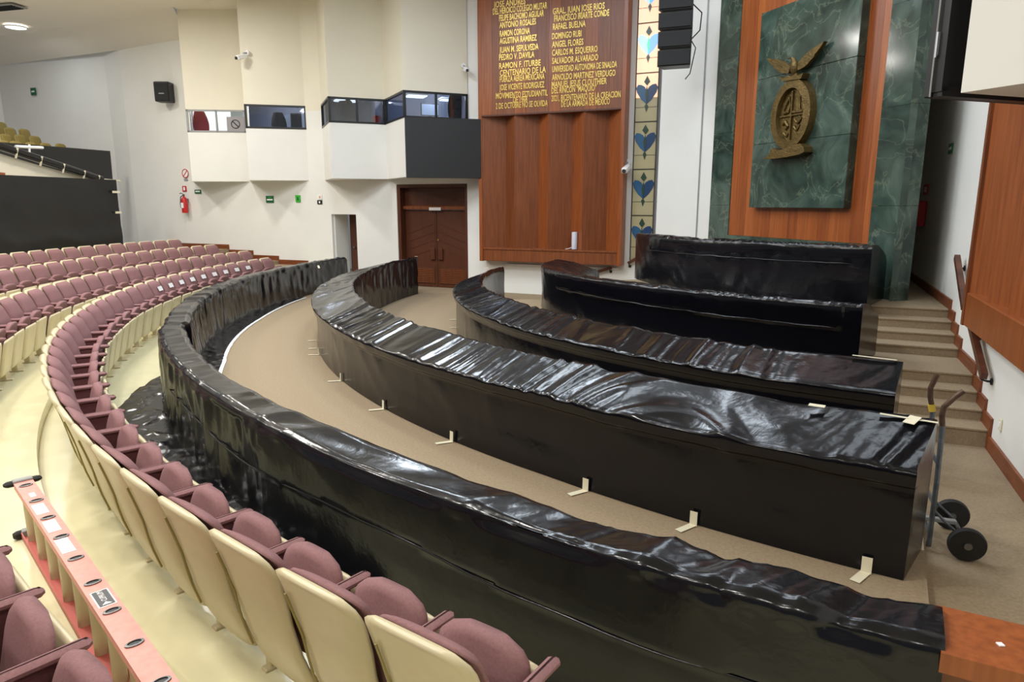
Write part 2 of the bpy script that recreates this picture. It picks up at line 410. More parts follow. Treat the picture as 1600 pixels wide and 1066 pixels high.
# lamps inside booths 3 and 4
M_lens2 = mat('booth_lamp_lens', srgb(255, 255, 255), .5, emit=(0.93, 0.97, 1, 1), estr=4.0)
def booth_lamp(P, px, py, depth, sx, sy, label):
    p = behind(P, px, py, depth); p.z = min(p.z, Z_TOP + .30); Mx = frame_of(P[1], P[2]); t = thing('booth_ceiling_lamp', label, 'lamp', p); t.rotation_euler = Mx.to_euler()
    MB().bbox((0, 0, 0.02), (sx + .06, sy + .06, 0.04), 0.01).obj('housing', M_paper, t)
    MB().bbox((0, 0, -0.01), (sx, sy, 0.03), 0.01).obj('diffuser', M_lens2, t)
booth_lamp(B3, 540, 157, .9, .6, .35, 'white strip lamp on the ceiling of the booth left of the screen')
booth_lamp(B4, 650, 150, .8, .5, .4, 'white strip lamp over the left pane above the black screen')
booth_lamp(B4, 700, 156, 1.2, .4, .3, 'white strip lamp over the right pane above the black screen')
for P_, px, e_ in ((B3, 565, 26), (B4, 680, 70), (B2, 405, 110), (B1, 335, 40)):
    ld = bpy.data.lights.new('booth_fill_light', 'POINT'); ld.shadow_soft_size = .12; ld.energy = e_; ld.color = (.92, .96, 1)  # added fill points that brighten the rooms behind the booth glass
    lo = bpy.data.objects.new('booth_fill_light', ld); COL.objects.link(lo); lo.location = behind(P_, px, 150, 1.0); lo.location.z = Z_TOP + .16
booth_lamp(B2, 405, 150, 1.0, .5, .3, 'added white strip lamp inside the second booth from the left')  # unseen lamp, added to give the fill light here a source
tv = thing('monitor', 'small monitor with pale screen inside the booth above the black screen', 'monitor', behind(B4, 672, 184, 1.1)); tv.rotation_euler = bm4[0].to_euler()
MB().bbox((0, 0, .2), (.5, .04, .32), .01).obj('bezel', M_dark, tv); MB().box((0, -.022, .2), (.45, .006, .27)).obj('display', mat('pale_display', srgb(170, 190, 220), .3, emit=(.6, .75, 1, 1), estr=.8), tv)
MB().tube([(0, 0, .05), (0, 0, -.12)], .03).obj('stand', M_dark, tv)
rb_ = thing('red_box', 'small red box on the sill inside the booth left of the screen', 'box', behind(B3, 588, 194, .5)); rb_.rotation_euler = bm3[0].to_euler()
MB().bbox((0, 0, .09), (.2, .16, .2), .015).obj('case', M_red, rb_); MB().bbox((0, -.005, .2), (.21, .17, .03), .01).obj('lid', M_red, rb_)
cab = thing('cabinet', 'dark cabinet with two doors inside the second booth from the left', 'cabinet', behind(B2, 468, 240, 1.4)); cab.rotation_euler = bm2[0].to_euler()
MB().bbox((0, 0, .58), (.4, .3, 1.15), .01).obj('body', mat('cabinet_slate', srgb(46, 50, 58), .6), cab)
for s in (-1, 1):
    dd = MB().bbox((s * .095, -.16, .58), (.18, .02, 1.08), .006).obj('door', M_dark, cab); MB().bbox((s * .03, -.175, .66), (.015, .015, .12), .004).obj('handle', M_metal, dd)

# ------------------------------------------------------------------ ceiling
ce = struct('ceiling')
MB().grid([[(-18.3, 25.7, 7.06), (-12.64, 23.35, 7.1), (-10.4, 22.25, 7.1), (-9.7, 21.9, 7.1)], [(-18.5, 24.4, 7.6), (-13.1, 22.3, 7.62), (-10.75, 21.3, 7.64), (-9.5, 20.6, 7.68)]]).obj('cove_panel', M_ceil, ce)
MB().grid([[(-18.5, 24.4, 7.6), (-13.1, 22.3, 7.62), (-10.75, 21.3, 7.64), (-9.5, 20.6, 7.68), (-1, 18.2, 8.1), (3, 16.5, 8.2), (12, 14, 8.2)],
           [(-24, 19, 7.55), (-13.3, 14, 7.65), (-11, 13, 7.7), (-9, 12, 7.75), (-1, 9, 8.1), (3, 8, 8.2), (12, 6, 8.2)],
           [(-24, -8, 7.5), (-13.3, -8, 7.65), (-11, -8, 7.7), (-9, -8, 7.75), (-1, -8, 8.0), (3, -8, 8.1), (12, -8, 8.1)]]).obj('ceiling_panel', M_ceil, ce)
MB().grid([[(-9.7, 23, 7.66), (3.5, 19, 8.2)], [(-9.5, 20.6, 7.68), (3, 16.5, 8.2)]]).obj('ceiling_edge', M_ceil, ce)
def ceiling_lamp(x, y, z, label):
    t = thing('ceiling_downlight', label, 'lamp', (x, y, z), group='downlights of the hall ceiling')
    MB().lathe([(.30, .0), (.34, -.02), (.30, -.045), (.27, -.03), (.27, .0)], (0, 0, 0), None, 24, True).obj('trim_ring', M_paper, t, smooth=True)
    MB().lathe([(.265, -.005), (.265, -.022)], (0, 0, 0), None, 24).obj('lens', M_lens, t)
for i, (x, y, z, p, sz) in enumerate(LAMP_SPOTS):
    if i == 0: ceiling_lamp(x, y, 7.58, 'bright round downlight in the ceiling above the far balcony seats')
pv = gz(2, 12, 7.58)
vt = thing('ceiling_vent', 'dark slotted air vent in the ceiling beside the round downlight', 'vent', pv, radians(-15))
MB().bbox((0, 0, .0), (1.3, .5, .03), .01).obj('frame', M_grey, vt)
for k in range(5): MB().box((0, -.16 + k * .08, -.02), (1.15, .02, .03), Matrix.Rotation(.5, 3, 'X')).obj('slat', M_dark, vt)

# ------------------------------------------------------------------ doors
def local_on_L(x, off=0.0):
    d = Vector((1, -0.442)).normalized(); p = LP(x, off)
    n = Vector((d.y, -d.x)); n = Vector((-0.442, -1)).normalized()
    return Matrix(((d.x, -n.x, 0, p.x), (d.y, -n.y, 0, p.y), (0, 0, 1, 0), (0, 0, 0, 1)))   # local x right, local -y into the room
KL = sqrt(1 + .442 ** 2)
M = local_on_L(DD0); Wd = (DD1 - DD0) * KL
dr = struct('door_1'); dr.matrix_world = M
fw = .09
MB().box((fw / 2, .18, DDH / 2), (fw, .30, DDH)).box((Wd - fw / 2, .18, DDH / 2), (fw, .30, DDH)).box((Wd / 2, .18, DDH - fw / 2), (Wd - 2 * fw, .30, fw)).obj('door_frame', M_wood_d, dr)
MB().box((Wd / 2, .30, 2.44), (Wd - 2 * fw, .04, .52)).obj('transom_panel', M_wood_d, dr)
MB().bbox((Wd / 2, .24, 2.16), (Wd - 2 * fw, .16, .10), .015).obj('transom_bar', M_wood, dr)
lw = (Wd - 2 * fw) / 2
for s in (0, 1):
    x0 = fw + s * lw
    lf = MB().bbox((x0 + lw / 2, .29, 1.055), (lw - .012, .05, 2.10), .008).obj('leaf', M_wood_d, dr)
    # chevron veneer boards
    cx = x0 + (lw if s == 0 else 0)
    for k in range(6):
        sg = -1 if s == 0 else 1
        z = .78 + k * .22
        xa, xb = (x0 + .06, x0 + lw - .05)
        za, zb = (z, z + .30) if s == 0 else (z + .30, z)
        if max(za, zb) + .2 > 2.05: continue
        MB().prism([(xa, .262, za), (xb, .262, zb), (xb, .262, zb + .205), (xa, .262, za + .205)], (0, -.006, 0)).obj('veneer_board', M_wood_d, lf)
    g = MB().bbox((x0 + lw / 2, .258, .32), (lw - .16, .02, .44), .006).obj('grille', M_wood_d, lf)
    for k in range(8): MB().box((x0 + lw / 2, .244, .14 + k * .05), (lw - .2, .012, .02)).obj('grille_slat', M_wood, lf)
    hx = x0 + (lw - .12 if s == 0 else .12)
    MB().bbox((hx, .23, .92), (.14, .05, .32), .012).obj('pull_handle', M_wood_d, lf)
MB().lathe([(.022, 0), (.022, .03)], (fw + lw + .05, .26, 1.3), Matrix.Rotation(pi / 2, 3, 'X'), 12).obj('lock', M_gold, dr)
MB().box((Wd / 2 + .02, .15, 2.13), (.36, .012, .08)).obj('name_plate', M_paper, dr)
M = local_on_L(SD0); Ws = (SD1 - SD0) * KL
d2 = struct('door_2'); d2.matrix_world = M
MB().box((.02, .4, SDH / 2), (.04, .6, SDH)).box((Ws - .02, .4, SDH / 2), (.04, .6, SDH)).box((Ws / 2, .4, SDH + .02), (Ws, .6, .04)).obj('recess', M_white, d2)
l2 = MB().bbox((Ws / 2 + .1, .68, SDH / 2), (Ws - .05, .05, SDH), .01).obj('leaf', M_wood_d, d2)
MB().bbox((Ws - .14, .64, 1.4), (.13, .012, .26), .003).obj('notice', M_paper, l2)
MB().lathe([(.03, 0), (.03, .05), (.02, .06)], (.3, .63, 1.0), Matrix.Rotation(pi / 2, 3, 'X'), 12).obj('knob', M_metal, l2)

# ------------------------------------------------------------------ text helper
def text_mesh(body, size, ext=0.006, align='CENTER', bold=0.0):
    cu = bpy.data.curves.new('lettering', 'FONT'); cu.body = body; cu.size = size; cu.extrude = ext; cu.align_x = align; cu.align_y = 'CENTER'; cu.resolution_u = 2
    cu.offset = bold
    o = bpy.data.objects.new('lettering_tmp', cu); COL.objects.link(o)
    bpy.context.view_layer.update()
    me = bpy.data.meshes.new_from_object(o.evaluated_get(bpy.context.evaluated_depsgraph_get()))
    bpy.data.objects.remove(o); bpy.data.curves.remove(cu)
    return me
def text(body, size, m, parent, loc, rot=(pi / 2, 0, 0), ext=0.006, align='CENTER', width=None, bold=0.0, name='lettering'):
    me = text_mesh(body, size, ext, align, bold); me.materials.clear(); me.materials.append(m); me.name = name
    o = link(name, me, parent); o.location = loc; o.rotation_euler = rot
    if width:
        xs = [v.co.x for v in me.vertices]; wd = max(xs) - min(xs)
        if wd > 0: o.scale = (width / wd, 1, 1)
    return o

# ------------------------------------------------------------------ wooden name board and fluted panelling on the long wall
PX0, PX1 = onL(759, 405).x, onL(979, 300).x
M = local_on_L(PX0, 0.0); Wp = (PX1 - PX0) * KL
zb, zl, zt = 0.83, 1.15, 4.36
wp = thing('fluted_wood_panelling', 'reddish wooden wall panelling with four deep vertical flutes beside the double door', 'panelling'); wp.matrix_world = M
fr = .09
MB().box((fr / 2, -.17, (zb + 8.0) / 2), (fr, .38, 8.0 - zb)).obj('frame_side', M_wood_l, wp)
MB().box((Wp - fr / 2, -.17, (zb + 8.0) / 2), (fr, .38, 8.0 - zb)).obj('frame_side', M_wood_l, wp)
MB().bbox((Wp / 2, -.17, (zb + zl) / 2), (Wp - 2 * fr, .34, zl - zb - .02), .01).obj('bottom_rail', M_wood, wp)
MB().bbox((Wp / 2, -.18, zl), (Wp - 2 * fr, .36, .05), .01).obj('ledge', M_wood, wp)
nf = 4; fwid = (Wp - 2 * fr) / nf
for k in range(nf):
    xa = fr + k * fwid; xm = xa + fwid * .58; xb = xa + fwid
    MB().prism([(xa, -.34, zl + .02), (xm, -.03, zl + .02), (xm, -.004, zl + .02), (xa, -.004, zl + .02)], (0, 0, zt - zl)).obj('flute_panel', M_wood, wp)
    MB().prism([(xm, -.03, zl + .02), (xb, -.34, zl + .02), (xb, -.004, zl + .02), (xm, -.004, zl + .02)], (0, 0, zt - zl)).obj('flute_panel', M_wood_l if k else M_wood, wp)  # facets turned left get lighter wood, painting in the light from that side
nb = thing('honour_board', 'wooden honour board with rows of gold lettering above the fluted panels', 'board'); nb.matrix_world = M
BW = Wp - 2 * fr
for k in range(12):
    w1 = BW / 12
    MB().box((fr + w1 * (k + .5), -.19, (zt + 8.0) / 2), (w1 - .003, .34, 8.0 - zt)).obj('plank', M_wood if k % 3 else M_wood_l, nb)
MB().box((Wp / 2, -.19, zt + .02), (BW, .35, .035)).obj('lower_edge', M_wood_d, nb)
LINES_L = [('JOSE ANDRES', 5, .2), ('DEL HEROICO COLEGIO MILITAR', 14, .17), ('FELIPE BACHOMO AGUILAR', 25, .19), ('ANTONIO ROSALES', 37, .2), ('RAMON CORONA', 51, .2), ('AGUSTINA RAMIREZ', 62, .2), ('JUAN M. SEPULVEDA', 76, .2), ('PEDRO V. DAVILA', 88, .2),
           ('RAMON F. ITURBE', 101, .2), ('CENTENARIO DE LA', 112, .2), ('FUERZA AEREA MEXICANA', 122, .2), ('JOSE VICENTE RODRIGUEZ', 135, .2), ('MOVIMIENTO ESTUDIANTIL', 148, .19), ('DE 1968', 156, .17), ('2 DE OCTUBRE NO SE OLVIDA', 164, .19)]
LINES_R = [('GRAL. JUAN JOSE RIOS', 14, .2), ('FRANCISCO IRIARTE CONDE', 25, .2), ('RAFAEL BUELNA', 40, .2), ('DOMINGO RUBI', 55, .2), ('ANGEL FLORES', 68, .2), ('CARLOS M. ESQUERRO', 80, .2), ('SALVADOR ALVARADO', 93, .2),
           ('UNIVERSIDAD AUTONOMA DE SINALOA', 105, .2), ('ARNOLDO MARTINEZ VERDUGO', 118, .2), ('MANUEL JESUS CLOUTHIER', 130, .2), ('DEL RINCON "MAQUIO"', 140, .2), ('2021, BICENTENARIO DE LA CREACION', 151, .2), ('DE LA ARMADA DE MEXICO', 161, .2)]
Mi = M.inverted()
def board_xz(px, py):
    p = Mi @ onL(px, py, .36); return p.x, p.z
LEFT_W = [(772, 822), (770, 855), (780, 850), (781, 838), (781, 828), (781, 839), (781, 842), (780, 835), (780, 845), (781, 853), (781, 851), (781, 851), (775, 856), (802, 824), (775, 856)]
RIGHT_W = [(864, 945), (866, 952), (864, 915), (863, 909), (863, 912), (863, 934), (863, 935), (863, 964), (863, 962), (862, 948), (862, 932), (862, 970), (877, 953)]
for lines, ws, sl in ((LINES_L, LEFT_W, 0), (LINES_R, RIGHT_W, 0)):
    for (s, py, hgt), (xa, xb) in zip(lines, ws):
        x1, z1 = board_xz(xa, py); x2, z2 = board_xz(xb, py); zc = (z1 + z2) / 2
        text(s, .19, M_gold, nb, ((x1 + x2) / 2, -.365, zc), ext=.008, width=(x2 - x1), bold=.003)
# small things around the panelling
tl = thing('white_tube_lamp', 'white upright tube standing on the ledge of the fluted panelling', 'tube', M @ Vector((board_xz(895, 385)[0], -.24, zl + .03)))
MB().lathe([(.06, 0), (.07, .01), (.07, .40), (.06, .42)], (0, 0, 0), None, 16).obj('body', mat('pale_tube', srgb(206, 206, 216), .4), tl, smooth=True)
MB().tube([(-.06, -.02, .05), (-.16, -.03, .02), (-.22, -.02, .012)], .008, 6).obj('cable', M_paper, tl)
x_, z_ = board_xz(853, 371)
ol = thing('wall_socket', 'cream socket plate low on the fluted panelling', 'socket', M @ Vector((x_, -.27, z_)), atan2(M[1][0], M[0][0]))
MB().bbox((0, 0, 0), (.075, .02, .12), .005).obj('plate', M_tape, ol); MB().bbox((0, -.012, 0), (.03, .01, .05), .003).obj('switch', M_gold, ol)
wt = MB().bbox((0, 0, 0), (Wp * .8, .04, .05), .008).obj('cable_trunking', M_paper, None, M=M @ Matrix.Translation((Wp * .56, -.03, zb - .09)))
tag(wt, 'white cable trunking along the wall under the fluted panelling', 'trunking')

# ------------------------------------------------------------------ stained glass strip, column
def col_mat(name, c, e=0.0): return mat(name, c, .25, emit=c if e else None, estr=e)
sgA, sgB = onL(990, 300), onL(1026, 300)
sx0, sx1 = onL(992, 200).x, onL(1027, 200).x
M = local_on_L(sx0, .03); Wg = (sx1 - sx0) * KL
sg = struct('window_5'); sg.matrix_world = M
z0g, z1g = 0.95, 8.3; pane_h = 1.085; nP = 7
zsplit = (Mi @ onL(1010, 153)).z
glass_lit = {k: col_mat('lit_' + k, c, 1.9) for k, c in dict(bg=srgb(252, 196, 158), petal=srgb(170, 200, 250), petal2=srgb(120, 170, 250), green=srgb(90, 200, 160)).items()}  # glow stands in for daylight behind the upper panes
glass_dim = {k: col_mat('dim_' + k, c) for k, c in dict(bg=srgb(176, 166, 130), petal=srgb(48, 92, 128), petal2=srgb(40, 66, 104), green=srgb(48, 70, 56)).items()}  # same glass in darker colours where no daylight comes through
M_lead = mat('lead', srgb(46, 46, 40), .5, .3)
def fan(pts, y): return MB().prism([(x, y, z) for x, z in pts], (0, -.012, 0))
zc0 = z0g
edges = [z0g + i * (z1g - z0g) / nP for i in range(nP + 1)]
for i in range(nP):
    za, zc = edges[i], edges[i + 1]; H = zc - za
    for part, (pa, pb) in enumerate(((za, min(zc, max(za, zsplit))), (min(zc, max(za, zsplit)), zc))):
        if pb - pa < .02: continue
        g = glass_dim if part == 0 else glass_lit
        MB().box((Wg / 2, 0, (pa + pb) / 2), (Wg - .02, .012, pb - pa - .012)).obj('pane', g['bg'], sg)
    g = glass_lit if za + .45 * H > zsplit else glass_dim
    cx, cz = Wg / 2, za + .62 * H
    for s in (-1, 1):
        heart = [(cx, cz - .26 * H), (cx + s * .12, cz - .16 * H), (cx + s * .22, cz - .02 * H), (cx + s * .25, cz + .08 * H), (cx + s * .2, cz + .15 * H), (cx + s * .12, cz + .14 * H), (cx + s * .05, cz + .1 * H), (cx, cz + .02 * H)]
        fan(heart if s > 0 else list(reversed(heart)), -.006).obj('petal', g['petal2' if s > 0 else 'petal'], sg)
    fan([(cx - .035, cz - .05 * H), (cx, cz - .25 * H), (cx + .035, cz - .05 * H), (cx, cz + .12 * H)], -.016).obj('stem_leaf', g['green'], sg)
    fan([(cx - .07, cz + .2 * H), (cx, cz + .12 * H), (cx + .07, cz + .2 * H), (cx, cz + .32 * H)], -.012).obj('bud', glass_dim['green'], sg)
    fan([(cx - .04, cz - .3 * H), (cx, cz - .42 * H), (cx + .04, cz - .3 * H), (cx, cz - .24 * H)], -.012).obj('bud', glass_dim['green'], sg)
    MB().box((Wg / 2, -.008, zc), (Wg, .02, .022)).obj('lead_bar', M_lead, sg)
    MB().box((Wg / 2, -.006, za + .3 * H), (Wg, .014, .008)).obj('lead_bar', M_lead, sg)
for x in (0, Wg): MB().box((x, -.008, (z0g + z1g) / 2), (.022, .03, z1g - z0g)).obj('lead_bar', M_lead, sg)
wc = struct('wall_column')
CPTS = [(3.35, LY(3.35)), (3.12, 15.0), (3.34, 14.75), (3.80, 14.25), (3.99, 13.85), (5.2, 13.85)]
for a, c in zip(CPTS, CPTS[1:]): wallseg('column_face', a, c, -0.05, 8.4, M_white, wc, .1)
pp = MB().tube([(3.79, 14.22, 1.2), (3.79, 14.22, 8.3)], .012, 8).obj('cable_conduit', M_grey, None)
tag(pp, 'thin grey conduit running up the white column beside the marble', 'conduit')
# line array loudspeaker
sp0 = onplane(1032, 60, (2.0, 13.7), (4.0, 13.7)); 
la = thing('line_array_speaker', 'black hanging loudspeaker stack in front of the white column', 'loudspeaker', (onplane(1056, 60, (2, 13.4), (4, 13.4)).x, 13.4, 0), radians(-20))
zz = onplane(1056, 104, (2, 13.4), (4, 13.4)).z
for k in range(4):
    Mr = Matrix.Rotation(radians(-10 + 4 * k), 3, 'X')
    zc = zz + .13 + k * .315; yo = .05 * (3 - k) * .6
    cb = MB(); hw = .30
    cb.prism([(-hw, -.22 + yo, zc - .14), (hw, -.22 + yo, zc - .14), (hw * .8, .22 + yo, zc - .12), (-hw * .8, .22 + yo, zc - .12)], (0, -.01, .28))
    co = cb.obj('cabinet', M_dark, la)
    MB().box((0, -.245 + yo, zc), (2 * hw - .04, .02, .24)).obj('grille', mat('grille_black', srgb(14, 14, 15), .7), co)
for s in (-1, 1): MB().tube([(s * .26, .1, zz), (s * .27, .12, zz + .6), (s * .24, .1, zz + 3.2)], .012, 6).obj('rigging', M_dark, la)
MB().tube([(.26, .2, zz + 1.1), (.42, .24, zz + .95), (.40, .24, zz + .65), (.26, .2, zz + .5)], .012, 6).obj('cable', M_dark, la)
MB().tube([(.24, .2, zz + .5), (.34, .24, zz + .35), (.26, .22, zz - .1), (.18, .2, zz - .2)], .01, 6).obj('cable', M_dark, la)

# ------------------------------------------------------------------ marble wall with wood field and emblem
MA, MBp = Vector((3.95, 13.9)), Vector((5.52, 9.6))           # left (far) to right (near)
def onM(px, py, off=0.0): return onplane(px, py, MA, MBp, -off)
MM = frame_of(MBp, MA)     # origin right end, x to the far left end, +y into the room? checked below
dM = (MBp - MA).normalized(); nM = Vector((dM.y, -dM.x))
if nM.dot(-MA) < 0: nM = -nM
MMx = Matrix(((dM.x, -nM.x, 0, MA.x), (dM.y, -nM.y, 0, MA.y), (0, 0, 1, 0), (0, 0, 0, 1)))   # x right along wall, -y into the room
LM = (MBp - MA).length; MMi = MMx.inverted()
def mloc(px, py, off=0.0):
    r = ray(px, py); o = Vector((0, 0, CAM_H)); n3 = Vector((nM.x, nM.y, 0)); t = (Vector((MA.x, MA.y, 0)) + n3 * off - o).dot(n3) / r.dot(n3)
    return MMi @ (o + r * t)
ws = struct('wall_stage'); ws.matrix_world = MMx
xw0, xw1 = mloc(1141, 300).x, mloc(1364, 380).x
zwb = mloc(1362, 382).z
def slabs(x0, x1, z0, z1, y, t, hs):
    z = z0; k = 0
    while z < z1 - .01:
        zt_ = min(z1, z + hs)
        MB().box(((x0 + x1) / 2, y + t / 2, (z + zt_) / 2), (x1 - x0 - .004, t, zt_ - z - .004)).obj('marble_slab', M_marble, ws); z = zt_
slabs(0, xw0, .9, 8.1, 0, .12, 1.35)
slabs(xw1, LM, .9, 8.1, -.10, .22, 1.35)
slabs(xw0, xw1, .9, zwb, -.02, .14, 1.35)
npk = 15
M_pk = [wood('plank_wood_%d' % i, c, d, .3) for i, (c, d) in enumerate(((srgb(172, 94, 46), srgb(142, 74, 34)), (srgb(160, 84, 40), srgb(130, 66, 30)), (srgb(180, 102, 52), srgb(150, 80, 38))))]
for k in range(npk):
    w1 = (xw1 - xw0) / npk
    MB().box((xw0 + w1 * (k + .5), .06, (zwb + 8.1) / 2), (w1 - .003, .08, 8.1 - zwb)).obj('wood_plank', M_pk[k % 3], ws)
# return side of the marble pier
pr = struct('wall_pier')
q = MMx @ Vector((LM, -.10, 0)); q2 = q + Vector((.27, .30, 0))
z = .9
q3 = q2 + Vector((-.45, 1.2, 0))
MB().prism([(q2.x, q2.y, .9), (q3.x, q3.y, .9), (q3.x, q3.y, 8.1), (q2.x, q2.y, 8.1)], (-.1, 0, 0)).obj('pier_back', M_cream, pr)
while z < 8.1:
    MB().prism([(q.x, q.y, z), (q2.x, q2.y, z), (q2.x, q2.y, min(8.1, z + 1.346)), (q.x, q.y, min(8.1, z + 1.346))], (-.1, 0, 0)).obj('marble_slab', M_marble, pr); z += 1.35
# central marble tablet
cx0, cx1 = mloc(1172, 324, .1).x, mloc(1320, 325, .1).x; cz0 = mloc(1250, 325, .1).z; cz1 = mloc(1185, 24, .1).z
ct = thing('marble_tablet', 'large green marble tablet standing proud of the wooden wall behind the emblem', 'tablet'); ct.matrix_world = MMx
for k in range(3):
    za, zc = cz0 + (cz1 - cz0) * k / 3, cz0 + (cz1 - cz0) * (k + 1) / 3
    MB().bbox(((cx0 + cx1) / 2, -.05, (za + zc) / 2), (cx1 - cx0, .16, zc - za - .003), .006).obj('marble_slab', M_marble, ct)
# emblem
e0 = mloc(1237, 246, .14); e1 = mloc(1250, 79, .14)
em = thing('coat_of_arms', 'bronze oval coat of arms topped by a spread-winged eagle on the marble tablet', 'emblem'); em.matrix_world = MMx @ Matrix.Translation((e0.x, -.13, e0.z)) @ Matrix.Diagonal((1.24, 1, 1, 1))
EH = e1.z - e0.z; S_ = EH / 2.95
def oval(rx, rz, cz, n=40, k=0.0): return [(rx * (1 - k * sin(2 * pi * i / n)) * cos(2 * pi * i / n) * S_, (cz + rz * sin(2 * pi * i / n)) * S_) for i in range(n)]
def plate(pts, y0, y1): return MB().prism([(x, y0, z) for x, z in pts], (0, y1 - y0, 0))
plate(oval(.60, .95, 1.22), 0, -.05).obj('back_plate', M_bronze, em)
o1, o2 = oval(.66, 1.0, 1.2), oval(.42, .72, 1.18)
rb2 = MB()
rows = [[(x, 0, z) for x, z in o1 + o1[:1]], [(x * .97, -.12, (z - 1.2 * S_) * .97 + 1.2 * S_) for x, z in o1 + o1[:1]], [(x * 1.05, -.13, (z - 1.18 * S_) * 1.05 + 1.18 * S_) for x, z in o2 + o2[:1]], [(x, -.05, z) for x, z in o2 + o2[:1]]]
rb2.grid(rows); rb2.obj('oval_rim', M_bronze, em, smooth=True)
rel = MB().box((-.02 * S_, -.06, 1.18 * S_), (.035 * S_, .05, 1.36 * S_)).box((.0, -.06, 1.18 * S_), (.80 * S_, .05, .035 * S_)); rel.obj('quarter_bars', M_bronze, em)
def blob(parent, name, pts, r):
    MB().tube([(x * S_, -.06, z * S_) for x, z in pts], [k * S_ for k in r], 7).obj(name, M_bronze, parent)
blob(em, 'relief_figure', [(-.3, 1.35), (-.25, 1.5), (-.12, 1.68), (-.1, 1.5)], [.03, .05, .05, .02])
blob(em, 'relief_figure', [(-.28, 1.26), (-.16, 1.3), (-.1, 1.45)], [.05, .06, .03])
blob(em, 'relief_tower', [(.18, 1.28), (.18, 1.5), (.18, 1.68)], [.07, .05, .04])
MB().box((.18 * S_, -.06, 1.27 * S_), (.34 * S_, .05, .06 * S_)).obj('relief_wall', M_bronze, em)
blob(em, 'relief_anchor', [(.08, 1.05), (.2, .95), (.3, 1.08), (.22, 1.12)], [.04, .06, .04, .03])
blob(em, 'relief_anchor', [(.08, .85), (.18, .75), (.26, .9)], [.05, .05, .03])
blob(em, 'relief_deer', [(-.3, .95), (-.2, 1.02), (-.12, .9), (-.2, .8)], [.04, .06, .05, .04])
blob(em, 'relief_deer', [(-.24, .7), (-.14, .62), (-.08, .75)], [.05, .05, .03])
rk = [(-.72, 0.0), (-.5, .12), (-.42, .3), (-.2, .2), (0.0, .24), (.25, .3), (.5, .34), (.62, .24), (.66, .1), (.5, .04), (.1, .0), (-.3, -.02)]
plate([(x * S_, z * S_) for x, z in rk], 0, -.18).obj('rock_base', M_bronze, em)
crown = [(-.3, 2.16), (-.42, 2.32), (-.26, 2.24), (-.12, 2.30), (0, 2.24), (.14, 2.3), (.2, 2.22), (.36, 2.26), (.3, 2.12)]
plate([(x * S_, z * S_) for x, z in crown], 0, -.14).obj('top_scroll', M_bronze, em)
eg = MB().tube([(0 * S_, -.08, 2.26 * S_), (.02 * S_, -.10, 2.42 * S_), (.02 * S_, -.11, 2.58 * S_), (-.01 * S_, -.12, 2.7 * S_), (-.05 * S_, -.14, 2.75 * S_)], [.05 * S_, .11 * S_, .10 * S_, .06 * S_, .04 * S_], 10)
eg.tube([(-.06 * S_, -.15, 2.76 * S_), (-.15 * S_, -.17, 2.73 * S_)], [.03 * S_, .004 * S_], 6)
eg.obj('eagle_body', M_bronze, em, smooth=True)
wr_ = [(.06, 2.55), (.2, 2.72), (.34, 2.84), (.62, 2.97), (.58, 2.88), (.54, 2.82), (.5, 2.76), (.45, 2.7), (.42, 2.62), (.36, 2.56), (.3, 2.48), (.22, 2.42), (.1, 2.38)]
plate([(x * 1.4 * S_, z * S_) for x, z in wr_], -.04, -.11).obj('eagle_wing', M_bronze, em)
plate([(-x * 1.5 * S_ - .02 * S_, (z - .02) * S_) for x, z in reversed(wr_)], -.04, -.11).obj('eagle_wing', M_bronze, em)

# ------------------------------------------------------------------ right wall, stairs, corridor
WV = Vector((0.395, 0.919)).normalized(); NV = Vector((-WV.y, WV.x))   # along the wall (away), and out of the wall into the room
Q0 = Vector((4.67, 6.36))
def RW(s, n=0.0): return Q0 + WV * s + NV * n
wr = struct('wall_right')
sC = 7.3
def rseg(s0, s1, z0, z1, m, t=.14): 
    a, c = RW(s0), RW(s1); return MB().prism([(a.x, a.y, z0), (c.x, c.y, z0), (c.x, c.y, z1), (a.x, a.y, z1)], (-NV.x * t, -NV.y * t, 0)).obj('wall_panel', m, wr)
rseg(-9, sC, -.1, 8.4, M_white)
cEnd = RW(sC); wallseg('corridor_end', (4.6, cEnd.y + 1.3), (cEnd.x, cEnd.y), .8, 8.4, M_cream, wr)
# unseen lowered ceiling beside the pier, added to keep the corridor dim
MB().prism([(*RW(4.2), 4.5), (*RW(sC + .2), 4.5), (4.6, cEnd.y + 1.4, 4.5), (5.55, 10.8, 4.5)], (0, 0, 4.0)).obj('corridor_shade_bulkhead', M_cream, wr)
RISE = .116
svals = [0, .3, .6, .9, 1.78, 2.08, 2.38, 2.68]
st = thing('carpeted_staircase', 'beige carpeted staircase with a landing climbing beside the right wall', 'stairs')
for k, s0 in enumerate(svals):
    s1 = svals[k + 1] if k < 7 else 4.6
    a, c_, d_, e_ = RW(s0, .002), RW(s1 + .02, .002), RW(s1 + .02, 1.75), RW(s0, 1.75)
    z1 = RISE * (k + 1)
    nose = .015
    bb_ = MB(); rows = []
    prof = [(s0, -.07), (s0 + .0, z1 - .03), (s0 - .012, z1 - .022), (s0 - .012, z1 - .006), (s0, z1), (s1 + .02, z1), (s1 + .02, -.07)]
    rows = [[(*RW(s, .002), z) for s, z in prof], [(*RW(s, 1.75), z) for s, z in prof]]
    bb_.grid(rows)
    bb_.f.append(tuple(range(7))); bb_.f.append(tuple(reversed(range(7, 14))))
    bb_.obj('step' if k != 3 else 'landing', M_carpet, st)
